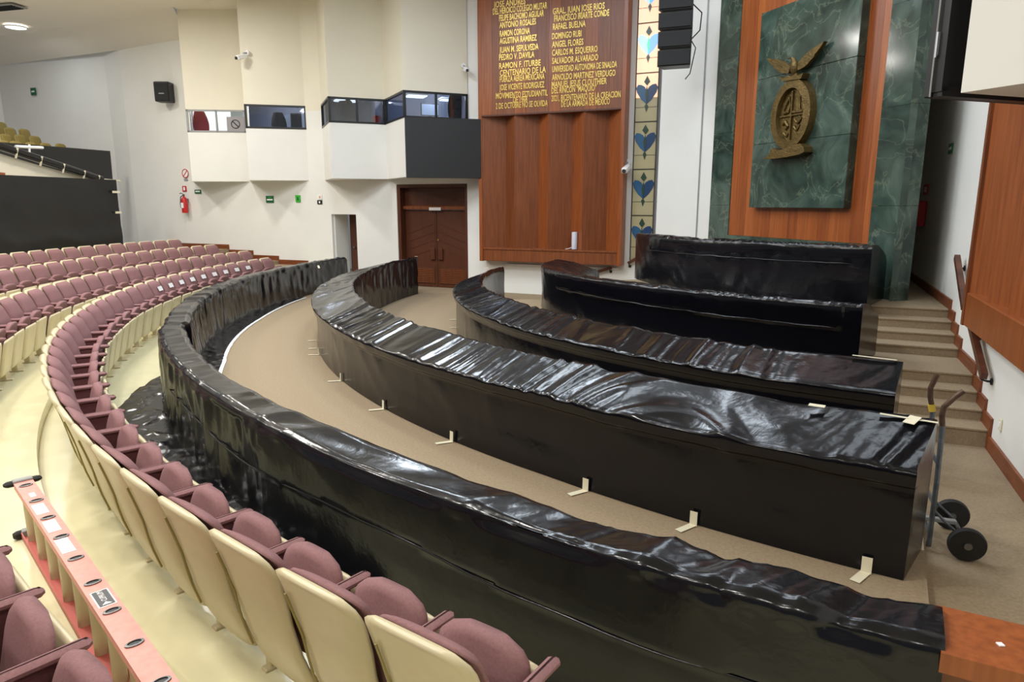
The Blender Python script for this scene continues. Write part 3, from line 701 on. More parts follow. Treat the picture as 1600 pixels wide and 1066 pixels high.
# platforms behind the desks
pf = struct('floor_platform')
def sector(r1, d0, d1, z0, z1, r0=1.0, n=60):
    b = MB(); rows = []
    for i in range(n + 1):
        d = d0 + (d1 - d0) * i / n
        rows.append([pol(r1, d, z0), pol(r1, d, z1), pol(r0, d, z1)])
    b.grid(rows)
    for d in (d0, d1): b.add([pol(r1, d, z0), pol(r1, d, z1), pol(r0, d, z1), pol(r0, d, z0)], [(0, 1, 2, 3)])
    return b
sector(8.95, 190, 231, 0, 4 * RISE).obj('platform_tier', M_carpet, pf)
sector(7.2, 199, 233, 0, 8 * RISE - .002).obj('platform_tier', M_carpet, pf)
for k in range(3): sector(8.6, 190 - 1.8 * (3 - k), 190 - 1.8 * (2 - k), 0, RISE * (k + 1), 5.0, 6).obj('platform_step', M_carpet, pf)
for k in range(3): sector(7.2, 199 - 2.2 * (3 - k), 199 - 2.2 * (2 - k), 0, RISE * (k + 5), 4.5, 6).obj('platform_step', M_carpet, pf)
MB().prism([(*RW(2.7, 0.05), .5), (*RW(sC + .1, 0), .5), (4.4, cEnd.y + 1.4, .5), (3.6, 12.5, .5)], (0, 0, 8 * RISE - .5 - .003)).obj('platform_floor', M_carpet, pf)
# stepped wooden skirting along the right wall
bs = struct('baseboard_right')
def skirt(pts, name='skirting_board'):
    b = MB().prism([(*RW(s, .0), z) for s, z in pts], (NV.x * .025, NV.y * .025, 0)); return b.obj(name, M_base, bs)
hB = .13
skirt([(-6, -.07), (0.0, -.07), (0.0, hB - .02), (-.06, hB - .06 + .0), (-6, hB - .06)])
for k, s0 in enumerate(svals):
    s1 = svals[k + 1] if k < 7 else sC
    z1 = RISE * (k + 1)
    skirt([(s0 - .07, z1 - RISE + (0 if k else -.07)), (s0, z1 - .0), (s1, z1), (s1 - (0.02 if k < 7 else 0), z1 + hB), (s0 - .07, z1 + hB)])
a, c_ = Vector((4.6, cEnd.y + 1.3)), cEnd
MB().prism([(c_.x - .02, c_.y - .02, .93), (a.x, a.y - .02, .93), (a.x, a.y - .02, 1.06), (c_.x - .02, c_.y - .02, 1.06)], (0, -.02, 0)).obj('skirting_board', M_base, bs)
# wooden panel on right wall
def onR(px, py, off=0.0): return onplane(px, py, Q0, Q0 + WV, off)
def srel(p): return (Vector((p.x, p.y)) - Q0).dot(WV)
sp_ = srel(onR(1530, 500)); zp_ = .985
MR = Matrix(((-WV.x, NV.x * -1, 0, RW(sp_).x), (-WV.y, NV.y * -1, 0, RW(sp_).y), (0, 0, 1, 0), (0, 0, 0, 1)))  # x towards camera, -y into room
rp = thing('side_wood_panelling', 'orange-brown wooden panelling on the right wall above the lower handrail', 'panelling'); rp.matrix_world = MR
Lr = 4.2; topz = 3.9
MB().box((.05, -.08, (zp_ + topz) / 2), (.10, .18, topz - zp_)).obj('frame_side', M_wood, rp)
MB().bbox((Lr / 2, -.08, zp_ + .18), (Lr, .16, .36), .012).obj('bottom_rail', M_wood_l, rp)
for k in range(5):
    xa = .1 + k * .8
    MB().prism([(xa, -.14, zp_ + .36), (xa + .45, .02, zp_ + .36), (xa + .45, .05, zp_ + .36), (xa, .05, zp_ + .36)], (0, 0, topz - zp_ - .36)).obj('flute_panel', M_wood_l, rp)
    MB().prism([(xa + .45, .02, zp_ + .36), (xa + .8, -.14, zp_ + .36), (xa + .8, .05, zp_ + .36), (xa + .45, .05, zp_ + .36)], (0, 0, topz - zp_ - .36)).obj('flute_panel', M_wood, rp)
# handrails
M_rail = wood('rail_wood', srgb(98, 56, 38), srgb(70, 38, 26), .35, axis=(1, 1, 6))
def handrail(pa, pb, plane, label, nrm):
    t = thing('handrail', label, 'handrail', (0, 0, 0))
    a, c = Vector(pa), Vector(pb); n3 = Vector((nrm.x, nrm.y, 0))
    a2, c2 = a + n3 * .09, c + n3 * .09; d = (c2 - a2).normalized()
    up = n3.cross(d).normalized()
    poly = [a2 + n3 * .03 + up * .035, a2 - n3 * .03 + up * .035, a2 - n3 * .03 - up * .035, a2 + n3 * .03 - up * .035]
    MB().prism(poly, c2 - a2).obj('rail', M_rail, t)
    for f in (.08, .92):
        q = a2.lerp(c2, f); MB().tube([q - Vector((0, 0, .02)), q - Vector((0, 0, .08)), q - n3 * .05 - Vector((0, 0, .09)), q - n3 * .088 - Vector((0, 0, .09))], .012, 8).obj('bracket', M_dark, t)
        MB().lathe([(.035, 0), (.035, .012)], q - n3 * .086 - Vector((0, 0, .09)), n3.to_track_quat('Z', 'Y').to_matrix(), 12).obj('rosette', M_dark, t)
handrail(onR(1509, 402), onR(1522, 482), None, 'upper dark wooden handrail on the right wall beside the top steps', NV)
handrail(onR(1533, 508), onR(1555, 590), None, 'lower dark wooden handrail on the right wall below the wooden panel', NV)
nL = Vector((-0.442, -1)).normalized()
handrail(onL(928, 426, .0), onL(957, 418, .0), None, 'dark handrail stub on the white wall behind the middle covered desk', nL)
handrail(onL(983, 411, .0), onL(1002, 400, .0), None, 'short dark handrail on the wall below the stained glass strip', nL)
p = onR(1565, 664); so = thing('wall_socket', 'cream socket plate low on the right wall near the bottom stair', 'socket', p + Vector((NV.x * .008, NV.y * .008, 0)), atan2(WV.y, WV.x))
MB().bbox((0, 0, 0), (.075, .014, .115), .004).obj('plate', M_tape, so); MB().bbox((0, .008, 0), (.03, .008, .05), .002).obj('switch', M_paper, so)
# fire point in the corridor
def on_end(px, py): return onplane(px, py, (4.6, cEnd.y + 1.3), (cEnd.x, cEnd.y))
p = onR(1448, 296); fs_ = thing('fire_sign', 'red square fire sign on the dim corridor wall at right', 'sign', p + Vector((NV.x * .01, NV.y * .01, 0)), atan2(WV.y, WV.x))
MB().box((0, 0, 0), (.5, .012, .17)).obj('panel', M_red, fs_); MB().box((0, .009, 0), (.24, .006, .09)).obj('symbol', M_paper, fs_)
p = onR(1446, 334); fc = thing('fire_extinguisher_cabinet', 'red fire cabinet hung on the dim corridor wall at right', 'cabinet', p + Vector((NV.x * .09, NV.y * .09, 0)), atan2(WV.y, WV.x))
MB().bbox((0, 0, 0), (.3, .16, .42), .01).obj('case', M_red, fc); MB().box((0, .083, 0), (.2, .01, .3)).obj('window', M_dark, fc); MB().bbox((.12, .09, 0), (.02, .03, .06), .005).obj('latch', M_metal, fc)
p = onR(1487, 232); gs = thing('exit_sign', 'small dark green sign high on the right wall of the corridor', 'sign', p + Vector((NV.x * .01, NV.y * .01, 0)), atan2(WV.y, WV.x))
MB().box((0, 0, 0), (.3, .015, .14)).obj('panel', M_green, gs); MB().box((0, .01, 0), (.18, .004, .04)).obj('arrow', M_paper, gs)

# projecting white booth and big screen at the upper right
wx = struct('wall_booth')
pA = Vector((2.83, 4.53)); pF = Vector((.943, .332)); pN = Vector((.37, -.93))
poly = [pA, pA + pF * 1.6, pA + pF * 1.6 + pN * 1.6, pA + pN * 1.6]
MB().prism([(q.x, q.y, 2.97) for q in poly], (0, 0, 5)).obj('booth_box', M_white, wx)
sc2 = thing('large_screen', 'big black screen seen edge-on at upper right hung from the white booth', 'screen')
nA = Vector((-pF.y, pF.x))
s0 = pA + nA * .17 + pF * .12; 
Ms = Matrix(((pF.x, nA.x, 0, s0.x), (pF.y, nA.y, 0, s0.y), (0, 0, 1, 2.99), (0, 0, 0, 1))); sc2.matrix_world = Ms
MB().bbox((.93, .16, 1.0), (1.9, .05, 2.0), .006).obj('display_panel', M_screen, sc2)
MB().box((.93, .10, .03), (1.86, .08, .06)).box((.93, .10, 1.97), (1.86, .08, .06)).box((.02, .10, 1.0), (.06, .08, 1.94)).box((.93, .09, 1.0), (.06, .08, 1.9)).box((1.84, .10, 1.0), (.06, .08, 1.94)).obj('rear_frame', M_dark, sc2)
for z in (.25, .72, 1.2):
    MB().prism([(-.03, .128, z), (-.03, .128, z + .16), (.05, .128, z + .16), (.05, .128, z + .08)], (0, -.012, 0)).obj('bracket', mat('galvanised', srgb(196, 198, 204), .35, .6), sc2)
MB().tube([(-.025, .13, .0), (-.025, .13, 1.95)], .006, 6).obj('edge_strip', M_grey, sc2)
for z in (.4, 1.4): MB().box((.6, -.06, z), (.05, .2, .05)).obj('wall_arm', M_dark, sc2)
# left screen below booth 4
sL0, sL1 = Vector((-2.57, 17.08)), Vector((-.76, 17.55))
s3 = thing('large_screen', 'big black screen hung below the booth window above the double door', 'screen')
s3.matrix_world = frame_of(sL0, sL1, 2.9); Ls = (sL1 - sL0).length
MB().bbox((Ls / 2, .02, .70), (Ls, .05, 1.42), .008).obj('display_panel', M_screen, s3)
MB().box((Ls / 2, .08, .70), (Ls - .1, .08, 1.3)).obj('rear_case', M_dark, s3)
for x in (.3, 1.1): MB().box((x, .18, 1.1), (.08, .18, .08)).obj('wall_arm', M_dark, s3)

# ------------------------------------------------------------------ polythene covers
def rdg(x, y, sd, k=1.0):
    return .5 - min(1.0, abs(noise.noise(Vector((x, y, sd)))) * 2.2)
def wrk(u, v, seed, mode):
    w1 = noise.noise(Vector((u * .9, v * .9, seed + 40))) * .8
    if mode == 'top':
        a = .4 + .6 * max(0, noise.noise(Vector((u * .45, v * .4, seed + 71))) + .55)
        an = .55 + .5 * noise.noise(Vector((u * .3, 0, seed + 55))); ca, sa = cos(an), sin(an)
        p, q = u * ca + v * sa, -u * sa + v * ca          # folds run along q, across the desk top
        m2 = max(0, noise.noise(Vector((u * .7, v * .8, seed + 91))) + .40)
        k = rdg(p * 1.4 + w1, q * .5, seed) * .034 + rdg(p * 3.3 + w1 * 1.2, q * .8, seed + 9) * .020
        k += rdg(p * 7.0 + w1 * 1.5, q * 1.5 + w1, seed + 17) * .010 * m2 + rdg(u * 12 - v * 5, v * 8 + w1 * 3, seed + 27) * .004 * m2
        return k * a
    if mode == 'face':
        return noise.noise(Vector((u * .8, v * .8, seed))) * .014 + rdg(u * 1.1 + v * 1.3 + w1, v * 1.4, seed + 4) * .008 + rdg(u * 4.5 + w1, v * 2.5, seed + 8) * .0018
    q_ = .5 if u < 40.5 else 1.0
    return q_ * rdg(u * 3.6 + w1, v * .8, seed) * .030 + rdg(u * 8 + v * 1.5 + w1, v * 1.6, seed + 3) * .010 + rdg(u * 2 + v * 2, v * 2.2, seed + 6) * .008
def cover_mesh(ctrl, d0, d1, seed, near=.022, far=.05, seam=None, cap=True, shear=0.0):
    """ctrl(d) -> list of (r, z, mode, n) section points; mode/n describe the stretch that ends there"""
    ds = [d0]; 
    while ds[-1] < d1:
        p = pol(12, ds[-1]); dist = hypot(p.x, p.y)
        ds.append(min(d1, ds[-1] + degrees((near + (far - near) * min(1, max(0, (dist - 4) / 9))) / 12)))
    mb = MB(); rows = []; u = 0.0; last = None
    for d in ds:
        c = ctrl(d); pts = [(c[0][0], c[0][1], c[1][2])]
        for (ra, za, _, _), (rb_, zb_, md, n) in zip(c, c[1:]):
            for k in range(1, n + 1): pts.append((ra + (rb_ - ra) * k / n, za + (zb_ - za) * k / n, md))
        u = radians(d) * 12; row = []; vlen = 0.0
        for i, (r, z, md) in enumerate(pts):
            r0, z0 = pts[max(0, i - 1)][:2]; r1, z1 = pts[min(len(pts) - 1, i + 1)][:2]
            tr, tz = r1 - r0, z1 - z0; ln = hypot(tr, tz) or 1
            nr, nz = tz / ln, -tr / ln
            if i: vlen += hypot(r - pts[i - 1][0], z - pts[i - 1][1])
            k = wrk(u, vlen, seed, md) 
            if md == 'face' and seam:
                zs = seam(d)
                if zs is not None and nr > .5 and z > zs: k += .012
            if z < .06: k *= max(0, z / .06) if not md == 'floor' else 1
            de_ = d + shear * max(0, (d - d1 + 8) / 8) ** 2 * max(0, (c[0][0] - r) / .6)
            row.append(pol(r + nr * k, de_, max(.004, z + nz * k)))
        rows.append(row)
    mb.grid(rows)
    if cap:
        m = len(rows[0])
        for idx, rw in ((0, rows[0]), (1, rows[-1])):
            cz = sum((Vector(p) for p in rw), Vector()) / m
            base = len(mb.v); mb.v += [tuple(p) for p in rw] + [tuple(cz)]
            for i in range(m):
                j = (i + 1) % m
                mb.f.append((base + i, base + j, base + m) if idx else (base + j, base + i, base + m))
    return mb
def tape(parent, a, b_, wdt, up=(0, 0, 1), name='tape'):
    a = Vector(a); b_ = Vector(b_); d = (b_ - a).normalized(); s = d.cross(Vector(up)).normalized() * wdt / 2
    n = s.cross(d).normalized() * .003
    return MB().prism([a - s, a + s, b_ + s, b_ - s], n).obj(name, M_tape, parent)

# --- barrier A
Ao = lambda d: 14.14 + (.05 if d > 205 else 0)
Ai = lambda d: Ao(d) - .30
def secA(d):
    ro, ri = Ao(d), Ai(d); pl = 'pleat' if d < 224 else 'face'; z = .78
    sk = []
    c = [(ro + .03, .004, 'face', 1), (ro + .01, .35, pl, 10), (ro, .70, pl, 12), (ro - .01, .76, 'top', 3), (ro - .05, z, 'top', 4), (ri + .05, z + .005, 'top', 9), (ri + .01, .755, 'top', 4), (ri, .70, 'top', 3), (ri - .02, .35, pl, 8), (ri - .04, .006, pl, 8)]
    return c
ba = thing('curved_barrier', 'long curved barrier wrapped in black polythene in front of the first seat row', 'barrier')
cover_mesh(secA, 160.2, 240.9, 3.3, seam=lambda d: .42 + .03 * sin(d * .5) if d > 212 else None).obj('polythene_cover', M_poly, ba, smooth='all')
core = MB(); rows = []
for i in range(90):
    d = 160.4 + (240.8 - 160.4) * i / 89; rows.append([pol(Ao(d) - .06, d, 0), pol(Ao(d) - .06, d, .70), pol(Ai(d) + .06, d, .70), pol(Ai(d) + .06, d, 0)])
core.grid(rows).obj('wooden_wall', M_wood_l, ba)
def rail_block(r0, r1, d0, d1, z0, z1, cut=0.0):
    return MB().prism([pol(r0, d0, z0), pol(r1, d0, z0), pol(r1, d1, z0), pol(r0 + cut * 0, d1 - cut, z0)] if not cut else [pol(r0, d0, z0), pol(r1, d0, z0), pol(r1, d1, z0), pol((r0 + r1) / 2, d1, z0), pol(r0, d1 - cut, z0)], (0, 0, z1 - z0))
rail_block(13.87, 14.20, 240.85, 242.75, .69, .765, .55).obj('wooden_cap', M_wood_l, ba)
rail_block(13.91, 14.15, 240.6, 242.6, -.07, .69, .45).obj('wooden_end_post', M_wood, ba)
MB().box(pol(14.05, 241.6, .768), (.02, .02, .004)).obj('screw_mark', M_paper, ba)
# sheet edges lying on the floor both sides of the barrier
def floor_sheet(d0, d1, ra, rb, seed, amp):
    rows = []; n = int((d1 - d0) / .12)
    for i in range(n + 1):
        d = d0 + (d1 - d0) * i / n; f = min(1, i / (n * .06), (n - i) / (n * .1)); row = []
        R0, R1 = ra(d), rb(d)
        for j in range(17):
            t = j / 16; r = R0 + (R1 - R0) * t * (.25 + .75 * f); u = radians(d) * 12
            z = .006 + max(0, amp * (.5 - abs(noise.noise(Vector((u * 3.2, r * 3.4, seed)))) * 1.6 + .5 * noise.noise(Vector((u * 9, r * 9, seed))))) * (1 - t * .6) * (1 if j else .3)
            row.append(pol(r, d, z))
        rows.append(row)
    return MB().grid(rows)
floor_sheet(170, 209, lambda d: Ai(d) - .02, lambda d: Ai(d) - .20 - .14 * max(0, min(1, (d - 172) / 12)) * max(0, min(1, (209 - d) / 8)) , 2.2, .03).obj('floor_skirt', M_poly, ba, smooth='all')
floor_sheet(202, 232, lambda d: Ao(d) + .02, lambda d: Ao(d) + .10 + .40 * min(1, max(0, 1.5 * sin(radians((d - 202) * 6)))) + .10 * noise.noise(Vector((d * .35, 0, 1))), 5.1, .045).obj('floor_skirt', M_poly, ba, smooth='all')
rows = []
for i in range(140):
    d = 171 + (207.5 - 171) * i / 139; r = Ai(d) - .20 - .14 * max(0, min(1, (d - 172) / 12)) * max(0, min(1, (209 - d) / 8)) - .01
    rows.append([pol(r + .02, d, .012), pol(r - .03 - .008 * noise.noise(Vector((d, 0, 0))), d, .012)])
MB().grid(rows).obj('tape', M_paper, ba)
p = gz(497, 415, .7); tape(ba, p, p + Vector((.05, -.1, -.06)), .05)

# --- desk B
def pB(d): return max(0, min(1, (d - 165) / 75))
Bf = lambda d: 12.17 + .10 * max(0, (d - 228) / 12)
Bb = curve((-.04, .191, 11.60))
def secB(d):
    f, bk = Bf(d), Bb(d); base = f - .06; zr = .92 if d > 175 else .94
    pl = 'pleat' if d < 214 else 'face'
    return [(base + .01, .004, 'face', 1), (base - .01, .30, 'face', 9), (base, .60, 'face', 9), (f - .01, .625, 'face', 3), (f + .01, .715, 'face', 4), (f - .02, .735, 'top', 2), (bk + .05, zr - .02, 'top', 22), (bk, zr, 'top', 3), (bk - .03, zr - .04, 'top', 2), (bk - .03, .5, pl, 8), (bk - .03, .006, pl, 8)]
def make_desk(label, sec, d0, d1, seed, seam=None, near=.022, far=.05, shear=.62):
    t = thing('covered_desk', label, 'desk')
    cover_mesh(sec, d0, d1, seed, near, far, seam, True, shear).obj('polythene_cover', M_poly, t, smooth='all')
    return t
db = make_desk('longest curved desk wrapped in black polythene, in the middle of the carpet', secB, 164.9, 240.7, 11.7)
for px, py, s in ((503, 555, .03), (533, 596, .04), (606, 639, .045), (706, 691, .05), (906, 773, .055), (1083, 822, .055), (1352, 903, .06)):
    g = gz(px, py, 0); d = phi_of(g); rB = Bf(d) - .035
    tape(db, pol(rB + .006, d, .11), pol(rB + .010, d, .0), s, up=pol(1, d) - pol(0, d))
    tape(db, pol(rB, d, .006), pol(rB + .16, d - .25, .006), s)
for px, py in ((500, 528), (500, 540)):
    g = gz(px, py, .05); d = phi_of(g); tape(db, pol(Bf(d) - .03, d, .008), pol(Bf(d) + .10, d, .008), .03)
tape(db, pol(Bb(165.2) + .02, 165.0, .955), pol(Bb(166) - .06, 165.0, .955), .06)
for dA, dB_, rr in ((240.2, 238.6, .06), (236.6, 236.0, .03), (239.4, 239.4, .0)):
    pass
tape(db, pol(Bb(237) + .08, 238.0, .925), pol(Bb(237) + .08, 237.5, .925), .06)
tape(db, pol(Bb(240) + .05, 241.2, .915), pol(Bb(240) + .05, 239.6, .925), .03)
tape(db, pol(Bb(240) + .02, 240.6, .93), pol(Bb(240) + .12, 240.4, .905), .07)
# --- desk C
Cf = curve((-.261, .534, 10.10)); Cbk = curve((-.223, .494, 9.575))
def secC(d):
    f, bk = Cf(max(d, 190)), Cbk(d); 
    if d < 190: f = Cf(190) + (Cbk(d) - Cbk(190)) * 1.05
    base = f - .06; zr = .89
    return [(base + .01, .004, 'face', 1), (base, .60, 'face', 12), (f - .01, .625, 'face', 2), (f + .01, .71, 'face', 3), (f - .02, .73, 'top', 2), (bk + .05, zr - .02, 'top', 16), (bk, zr, 'top', 2), (bk - .03, zr - .04, 'top', 2), (bk - .03, .4, 'face', 6), (bk - .03, .006, 'face', 6)]
dc = make_desk('curved desk wrapped in black polythene just below the carpeted platform', secC, 173.8, 240.0, 21.4, near=.028, far=.05, shear=.25)
for px, py in ((723, 500), (728, 512)):
    g = gz(px, py, 0); d = phi_of(g); tape(dc, pol(Cf(max(d, 190)) - .05, d, .01), pol(Cf(max(d, 190)) + .08, d, .01), .03)
tape(dc, pol(Cbk(239) + .02, 239.9, .905), pol(Cbk(239) + .02, 237.8, .91), .03)
tape(dc, pol(Cbk(182) + .0, 178, .91), pol(Cbk(182) + .1, 178, .90), .05)
# --- desk D on the first platform
def secD(d):
    f = 8.42; bk = 7.55; z0 = 4 * RISE
    if d < 205: k = (205 - d) / 15; f = 8.42 - .62 * k * k
    bk = f - .85
    zt_ = 1.20; base = f - .02
    return [(base + .01, z0, 'face', 1), (base, .85, 'face', 9), (f, 1.12, 'face', 8), (f - .005, zt_ - .03, 'face', 3), (f - .05, zt_, 'top', 3), (f - .35, zt_ - .05, 'top', 6), (bk + .05, zt_ - .22, 'top', 8), (bk, zt_ - .27, 'top', 2), (bk - .02, z0 + .02, 'face', 8)]
dd_ = make_desk('curved desk wrapped in black polythene on the lower platform step', secD, 187.5, 237.3, 31.9, seam=lambda d: .93 - .02 * (d - 205) / 30 if 204 < d < 236 else None, near=.03, shear=.55)
tape(dd_, pol(7.6, 190.0, 1.14), pol(7.5, 189.3, 1.14), .05)
# --- desk E on the top platform
def secE(d):
    f = 6.72 - (.3 * ((215 - d) / 18) ** 2 if d < 215 else 0); bk = f - .95; z0 = 8 * RISE; zt_ = 1.745
    return [(f, z0, 'face', 1), (f - .005, 1.4, 'face', 8), (f, 1.68, 'face', 6), (f - .01, zt_ - .02, 'face', 3), (f - .06, zt_, 'top', 3), (f - .4, zt_ - .02, 'top', 5), (bk + .1, zt_ - .16, 'top', 6), (bk, zt_ - .26, 'top', 2), (bk - .05, z0 + .02, 'face', 8)]
de = make_desk('tall covered desk wrapped in black polythene in front of the marble wall', secE, 197.3, 236.3, 41.2, seam=lambda d: 1.50 + .01 * sin(d) if d > 203 else None, near=.03, shear=.6)
tape(de, pol(5.85, 236.2, 1.62), pol(5.8, 236.25, 1.54), .05)

def hem(parent, rf, zf, d0, d1, seed, rad=.007):
    n = int((d1 - d0) / .4)
    MB().tube([pol(rf(d) + .016 + .004 * noise.noise(Vector((d, 0, seed))), d, zf(d) + .012 * noise.noise(Vector((d * .5, 3, seed)))) for d in [d0 + (d1 - d0) * i / n for i in range(n + 1)]], rad, 6).obj('sheet_hem', M_poly, parent, smooth='all')
hem(ba, Ao, lambda d: .42 + .03 * sin(d * .5), 213, 240.8, 2.0)
hem(dd_, lambda d: 8.405, lambda d: .93 - .02 * (d - 205) / 30, 205, 235.6, 3.0, .009)
hem(de, lambda d: 6.72 - (.3 * ((215 - d) / 18) ** 2 if d < 215 else 0), lambda d: 1.50, 204, 234.5, 4.0, .009)
# ------------------------------------------------------------------ theatre seats
def lerp_prof(prof, s):
    for (a, *pa), (b_, *pb) in zip(prof, prof[1:]):
        if s <= b_:
            t = (s - a) / (b_ - a); t = t * t * (3 - 2 * t) if False else t
            return [x + (y - x) * t for x, y in zip(pa, pb)]
    return list(prof[-1][1:])
def slab(prof, ns, nt_, front, back, bulge=0.0, round_=2.6):
    """upholstered / moulded plate: prof rows (s, y, z, half_width); front/back offsets along y"""
    mb = MB(); F = []; K = []
    for i in range(ns + 1):
        s = i / ns; y, z, hw = lerp_prof(prof, s)
        fr_, bk_ = [], []
        for j in range(nt_ + 1):
            q = -1 + 2 * j / nt_
            e = (1 - abs(q) ** round_); ee = (1 - (2 * abs(s - .5)) ** 6)
            fr_.append((q * hw, y + front * (.35 + .65 * max(0, e) ** .5 * (.4 + .6 * max(0, ee))) + bulge * e * ee, z))
            bk_.append((q * hw, y + back * (.3 + .7 * max(0, e) ** .5), z))
        F.append(fr_); K.append(list(reversed(bk_)))
    mb.grid(F); mb.grid([list(r) for r in K])
    n = nt_ + 1; o2 = (ns + 1) * n
    for i in range(ns):
        a, c = i * n, (i + 1) * n
        mb.f.append((a, c, o2 + (i + 1) * n + nt_, o2 + i * n + nt_)); mb.f.append((c + nt_, a + nt_, o2 + i * n, o2 + (i + 1) * n))
    for j in range(nt_):
        mb.f.append((j + 1, j, o2 + nt_ - j, o2 + nt_ - j - 1)); t = ns * n
        mb.f.append((t + j, t + j + 1, o2 + t + nt_ - j - 1, o2 + t + nt_ - j))
    # put everything so that normals are sensible
    return mb
SHELL = [(0, .13, .10, .17), (.05, .115, .125, .215), (.15, .08, .21, .235), (.3, .03, .36, .228), (.5, -.005, .52, .226), (.65, -.03, .64, .240), (.82, -.065, .77, .252), (.92, -.09, .835, .248), (.97, -.105, .868, .226), (1, -.112, .884, .18)]
PADB = [(0, .075, .38, .205), (.1, .06, .41, .222), (.42, .035, .585, .230), (.47, .022, .605, .230), (.52, .03, .63, .230), (.85, -.04, .81, .228), (.95, -.07, .85, .205), (1, -.085, .870, .17)]
SEATS = [(0, .245, .14, .20), (.08, .25, .16, .232), (.5, .29, .37, .243), (.85, .325, .52, .241), (.95, .335, .56, .228), (1, .338, .572, .20)]
SEATP = [(0, .19, .25, .19), (.1, .195, .28, .212), (.5, .235, .43, .228), (.74, .265, .565, .226), (.88, .285, .635, .200), (.96, .295, .668, .15), (1, .30, .682, .09)]
me_shell = slab(SHELL, 20, 10, .014, -.034).mesh('back_shell', M_shell, 'all')
me_pad = slab(PADB, 16, 10, .05, .0, .012).mesh('back_pad', M_mauve, 'all')
me_sshell = slab(SEATS, 12, 8, .028, -.005, 0, 10).mesh('seat_shell', M_shell, 'all')
me_spad = slab(SEATP, 14, 10, .02, -.055, .0).mesh('seat_pad', M_mauve, 'all')
me_arm = MB().bbox((0, .20, .608), (.054, .36, .045), .016).mesh('armrest', M_mauve, True)
me_side = MB().bbox((0, .17, .40), (.026, .20, .37), .008).mesh('side_panel', M_mauve_d, True)
me_leg = MB().bbox((0, .17, .115), (.04, .07, .23), .006).bbox((0, .19, .01), (.05, .16, .02), .005).mesh('leg', M_shell, False)
me_groove = MB().tube([(-.195, -.098, .76), (-.190, -.070, .66), (-.178, -.043, .55), (-.172, -.028, .45), (-.176, -.008, .36), (-.182, .028, .24)], .006, 6).mesh('groove', M_olive_s, False)
me_paper = MB().box((0, 0, 0), (.19, .004, .085)).mesh('paper_sign', M_paper)
def in_frame(p, mx=60, my=60):
    q = p - Vector((0, 0, CAM_H)); d = q.y * CP - q.z * SP
    if d < .2: return False
    x = 800 + FP * q.x / d; y = 533 + FP * (-q.y * SP - q.z * CP) / d
    return -mx < x < 1600 + mx and -my < y < 1066 + my
ROWNAME = ['front row behind barrier', 'second seat row', 'third seat row', 'last row before black sheeting']
def seat(r, d, z, label, group, last=False, paper=False):
    p = pol(r, d, z); t = thing('theatre_seat', label, 'seat', p, radians(d + 90 + random.uniform(-.6, .6)), group)
    for nm, me in (('back_shell', me_shell), ('back_pad', me_pad), ('seat_shell', me_sshell), ('seat_pad', me_spad)):
        o = link(nm, me, t)
        if nm.startswith('seat'): o.rotation_euler = (radians(random.uniform(-1.2, 1.2)), 0, 0)
        if nm == 'back_shell': g = link('groove', me_groove, o)
    for x in ((.2625, -.2625) if last else (.2625,)):
        link('armrest', me_arm, t, (x, 0, 0)); link('side_panel', me_side, t, (x, 0, 0)); link('leg', me_leg, t, (x, 0, 0))
    if paper:
        o = link('paper_sign', me_paper, t, (.02, .074, .735)); o.rotation_euler = (radians(21), 0, 0)
    return t
def seat_row(k, r, anchor, dstart, dend, fromend):
    z = TIERZ[k]; step = degrees(.525 / r); ds = []
    d = anchor
    while d > dstart - .01: d -= step
    d += step
    n = 1; used = 0
    while d < dend + .01:
        vis = any(in_frame(pol(r - dy, d, z + h)) for dy, h in ((0, .88), (.3, .6), (.2, .2)))
        if vis or in_frame(pol(r, d, z + .8), 160, 160):
            lab = 'mauve theatre seat, %s from far wall in %s' % (ordinal(n), ROWNAME[k])
            pap = k == 0 and 3 <= n <= 11
            if pap: lab = 'mauve seat with paper sign, %s from far wall in front row' % ordinal(n)
            if k == 0 and d > 219: lab = 'cream-backed mauve seat, %s from the near end of the front row' % ordinal(int(round((dend - d) / step)) + 1)
            seat(r, d, z, lab, ['front row seats', 'second row seats', 'third row seats', 'fourth row seats'][k], last=(n == 1), paper=pap)
        n += 1; d += step
R1, R2, R3, R4 = 15.11, 16.17, 17.5, 18.9
seat_row(0, R1, 235.0, 166.4, 235.2, True)
seat_row(1, R2, 231.95, 164.9, 235.0, True)
seat_row(2, R3, 163.9, 163.9, 195, True)
seat_row(3, R4, 163.4, 163.4, 190, True)

# ------------------------------------------------------------------ balcony at the far left: black sheeting, sloping deck, olive seats
def sheet_arc(r, d0, d1, z0, z1, seed):
    rows = []; n = int((d1 - d0) / .25)
    for i in range(n + 1):
        d = d0 + (d1 - d0) * i / n; row = []
        for j in range(25):
            z = z0 + (z1 - z0) * j / 24; u = radians(d) * r
            k = .03 * noise.noise(Vector((u * .8 + z * .5, z * .7, seed))) + (.3 - abs(noise.noise(Vector((u * .7 - z * .9, z * 1.3, seed + 3))))) * .05
            k += .012 * (int((z + .1 * sin(u * .4)) / .72) % 2)
            row.append(pol(r - k, d, z))
        rows.append(row)
    rows2 = [[pol(r + .08, d0 + (d1 - d0) * i / n, z) for z in (z0, z1)] for i in range(n + 1)]
    b = MB().grid(rows).grid(rows2)
    return b
bw = thing('black_sheeting', 'tall black polythene sheeting covering the balcony front behind the last seats', 'sheeting')
sheet_arc(20.35, 164.7, 192, .35, 2.93, 4.4).obj('polythene_sheet', M_blackwall, bw, smooth='all')
ring(20.46, 20.6, 164.7, 192, .3, 2.9).obj('parapet_wall', M_cream, bw)
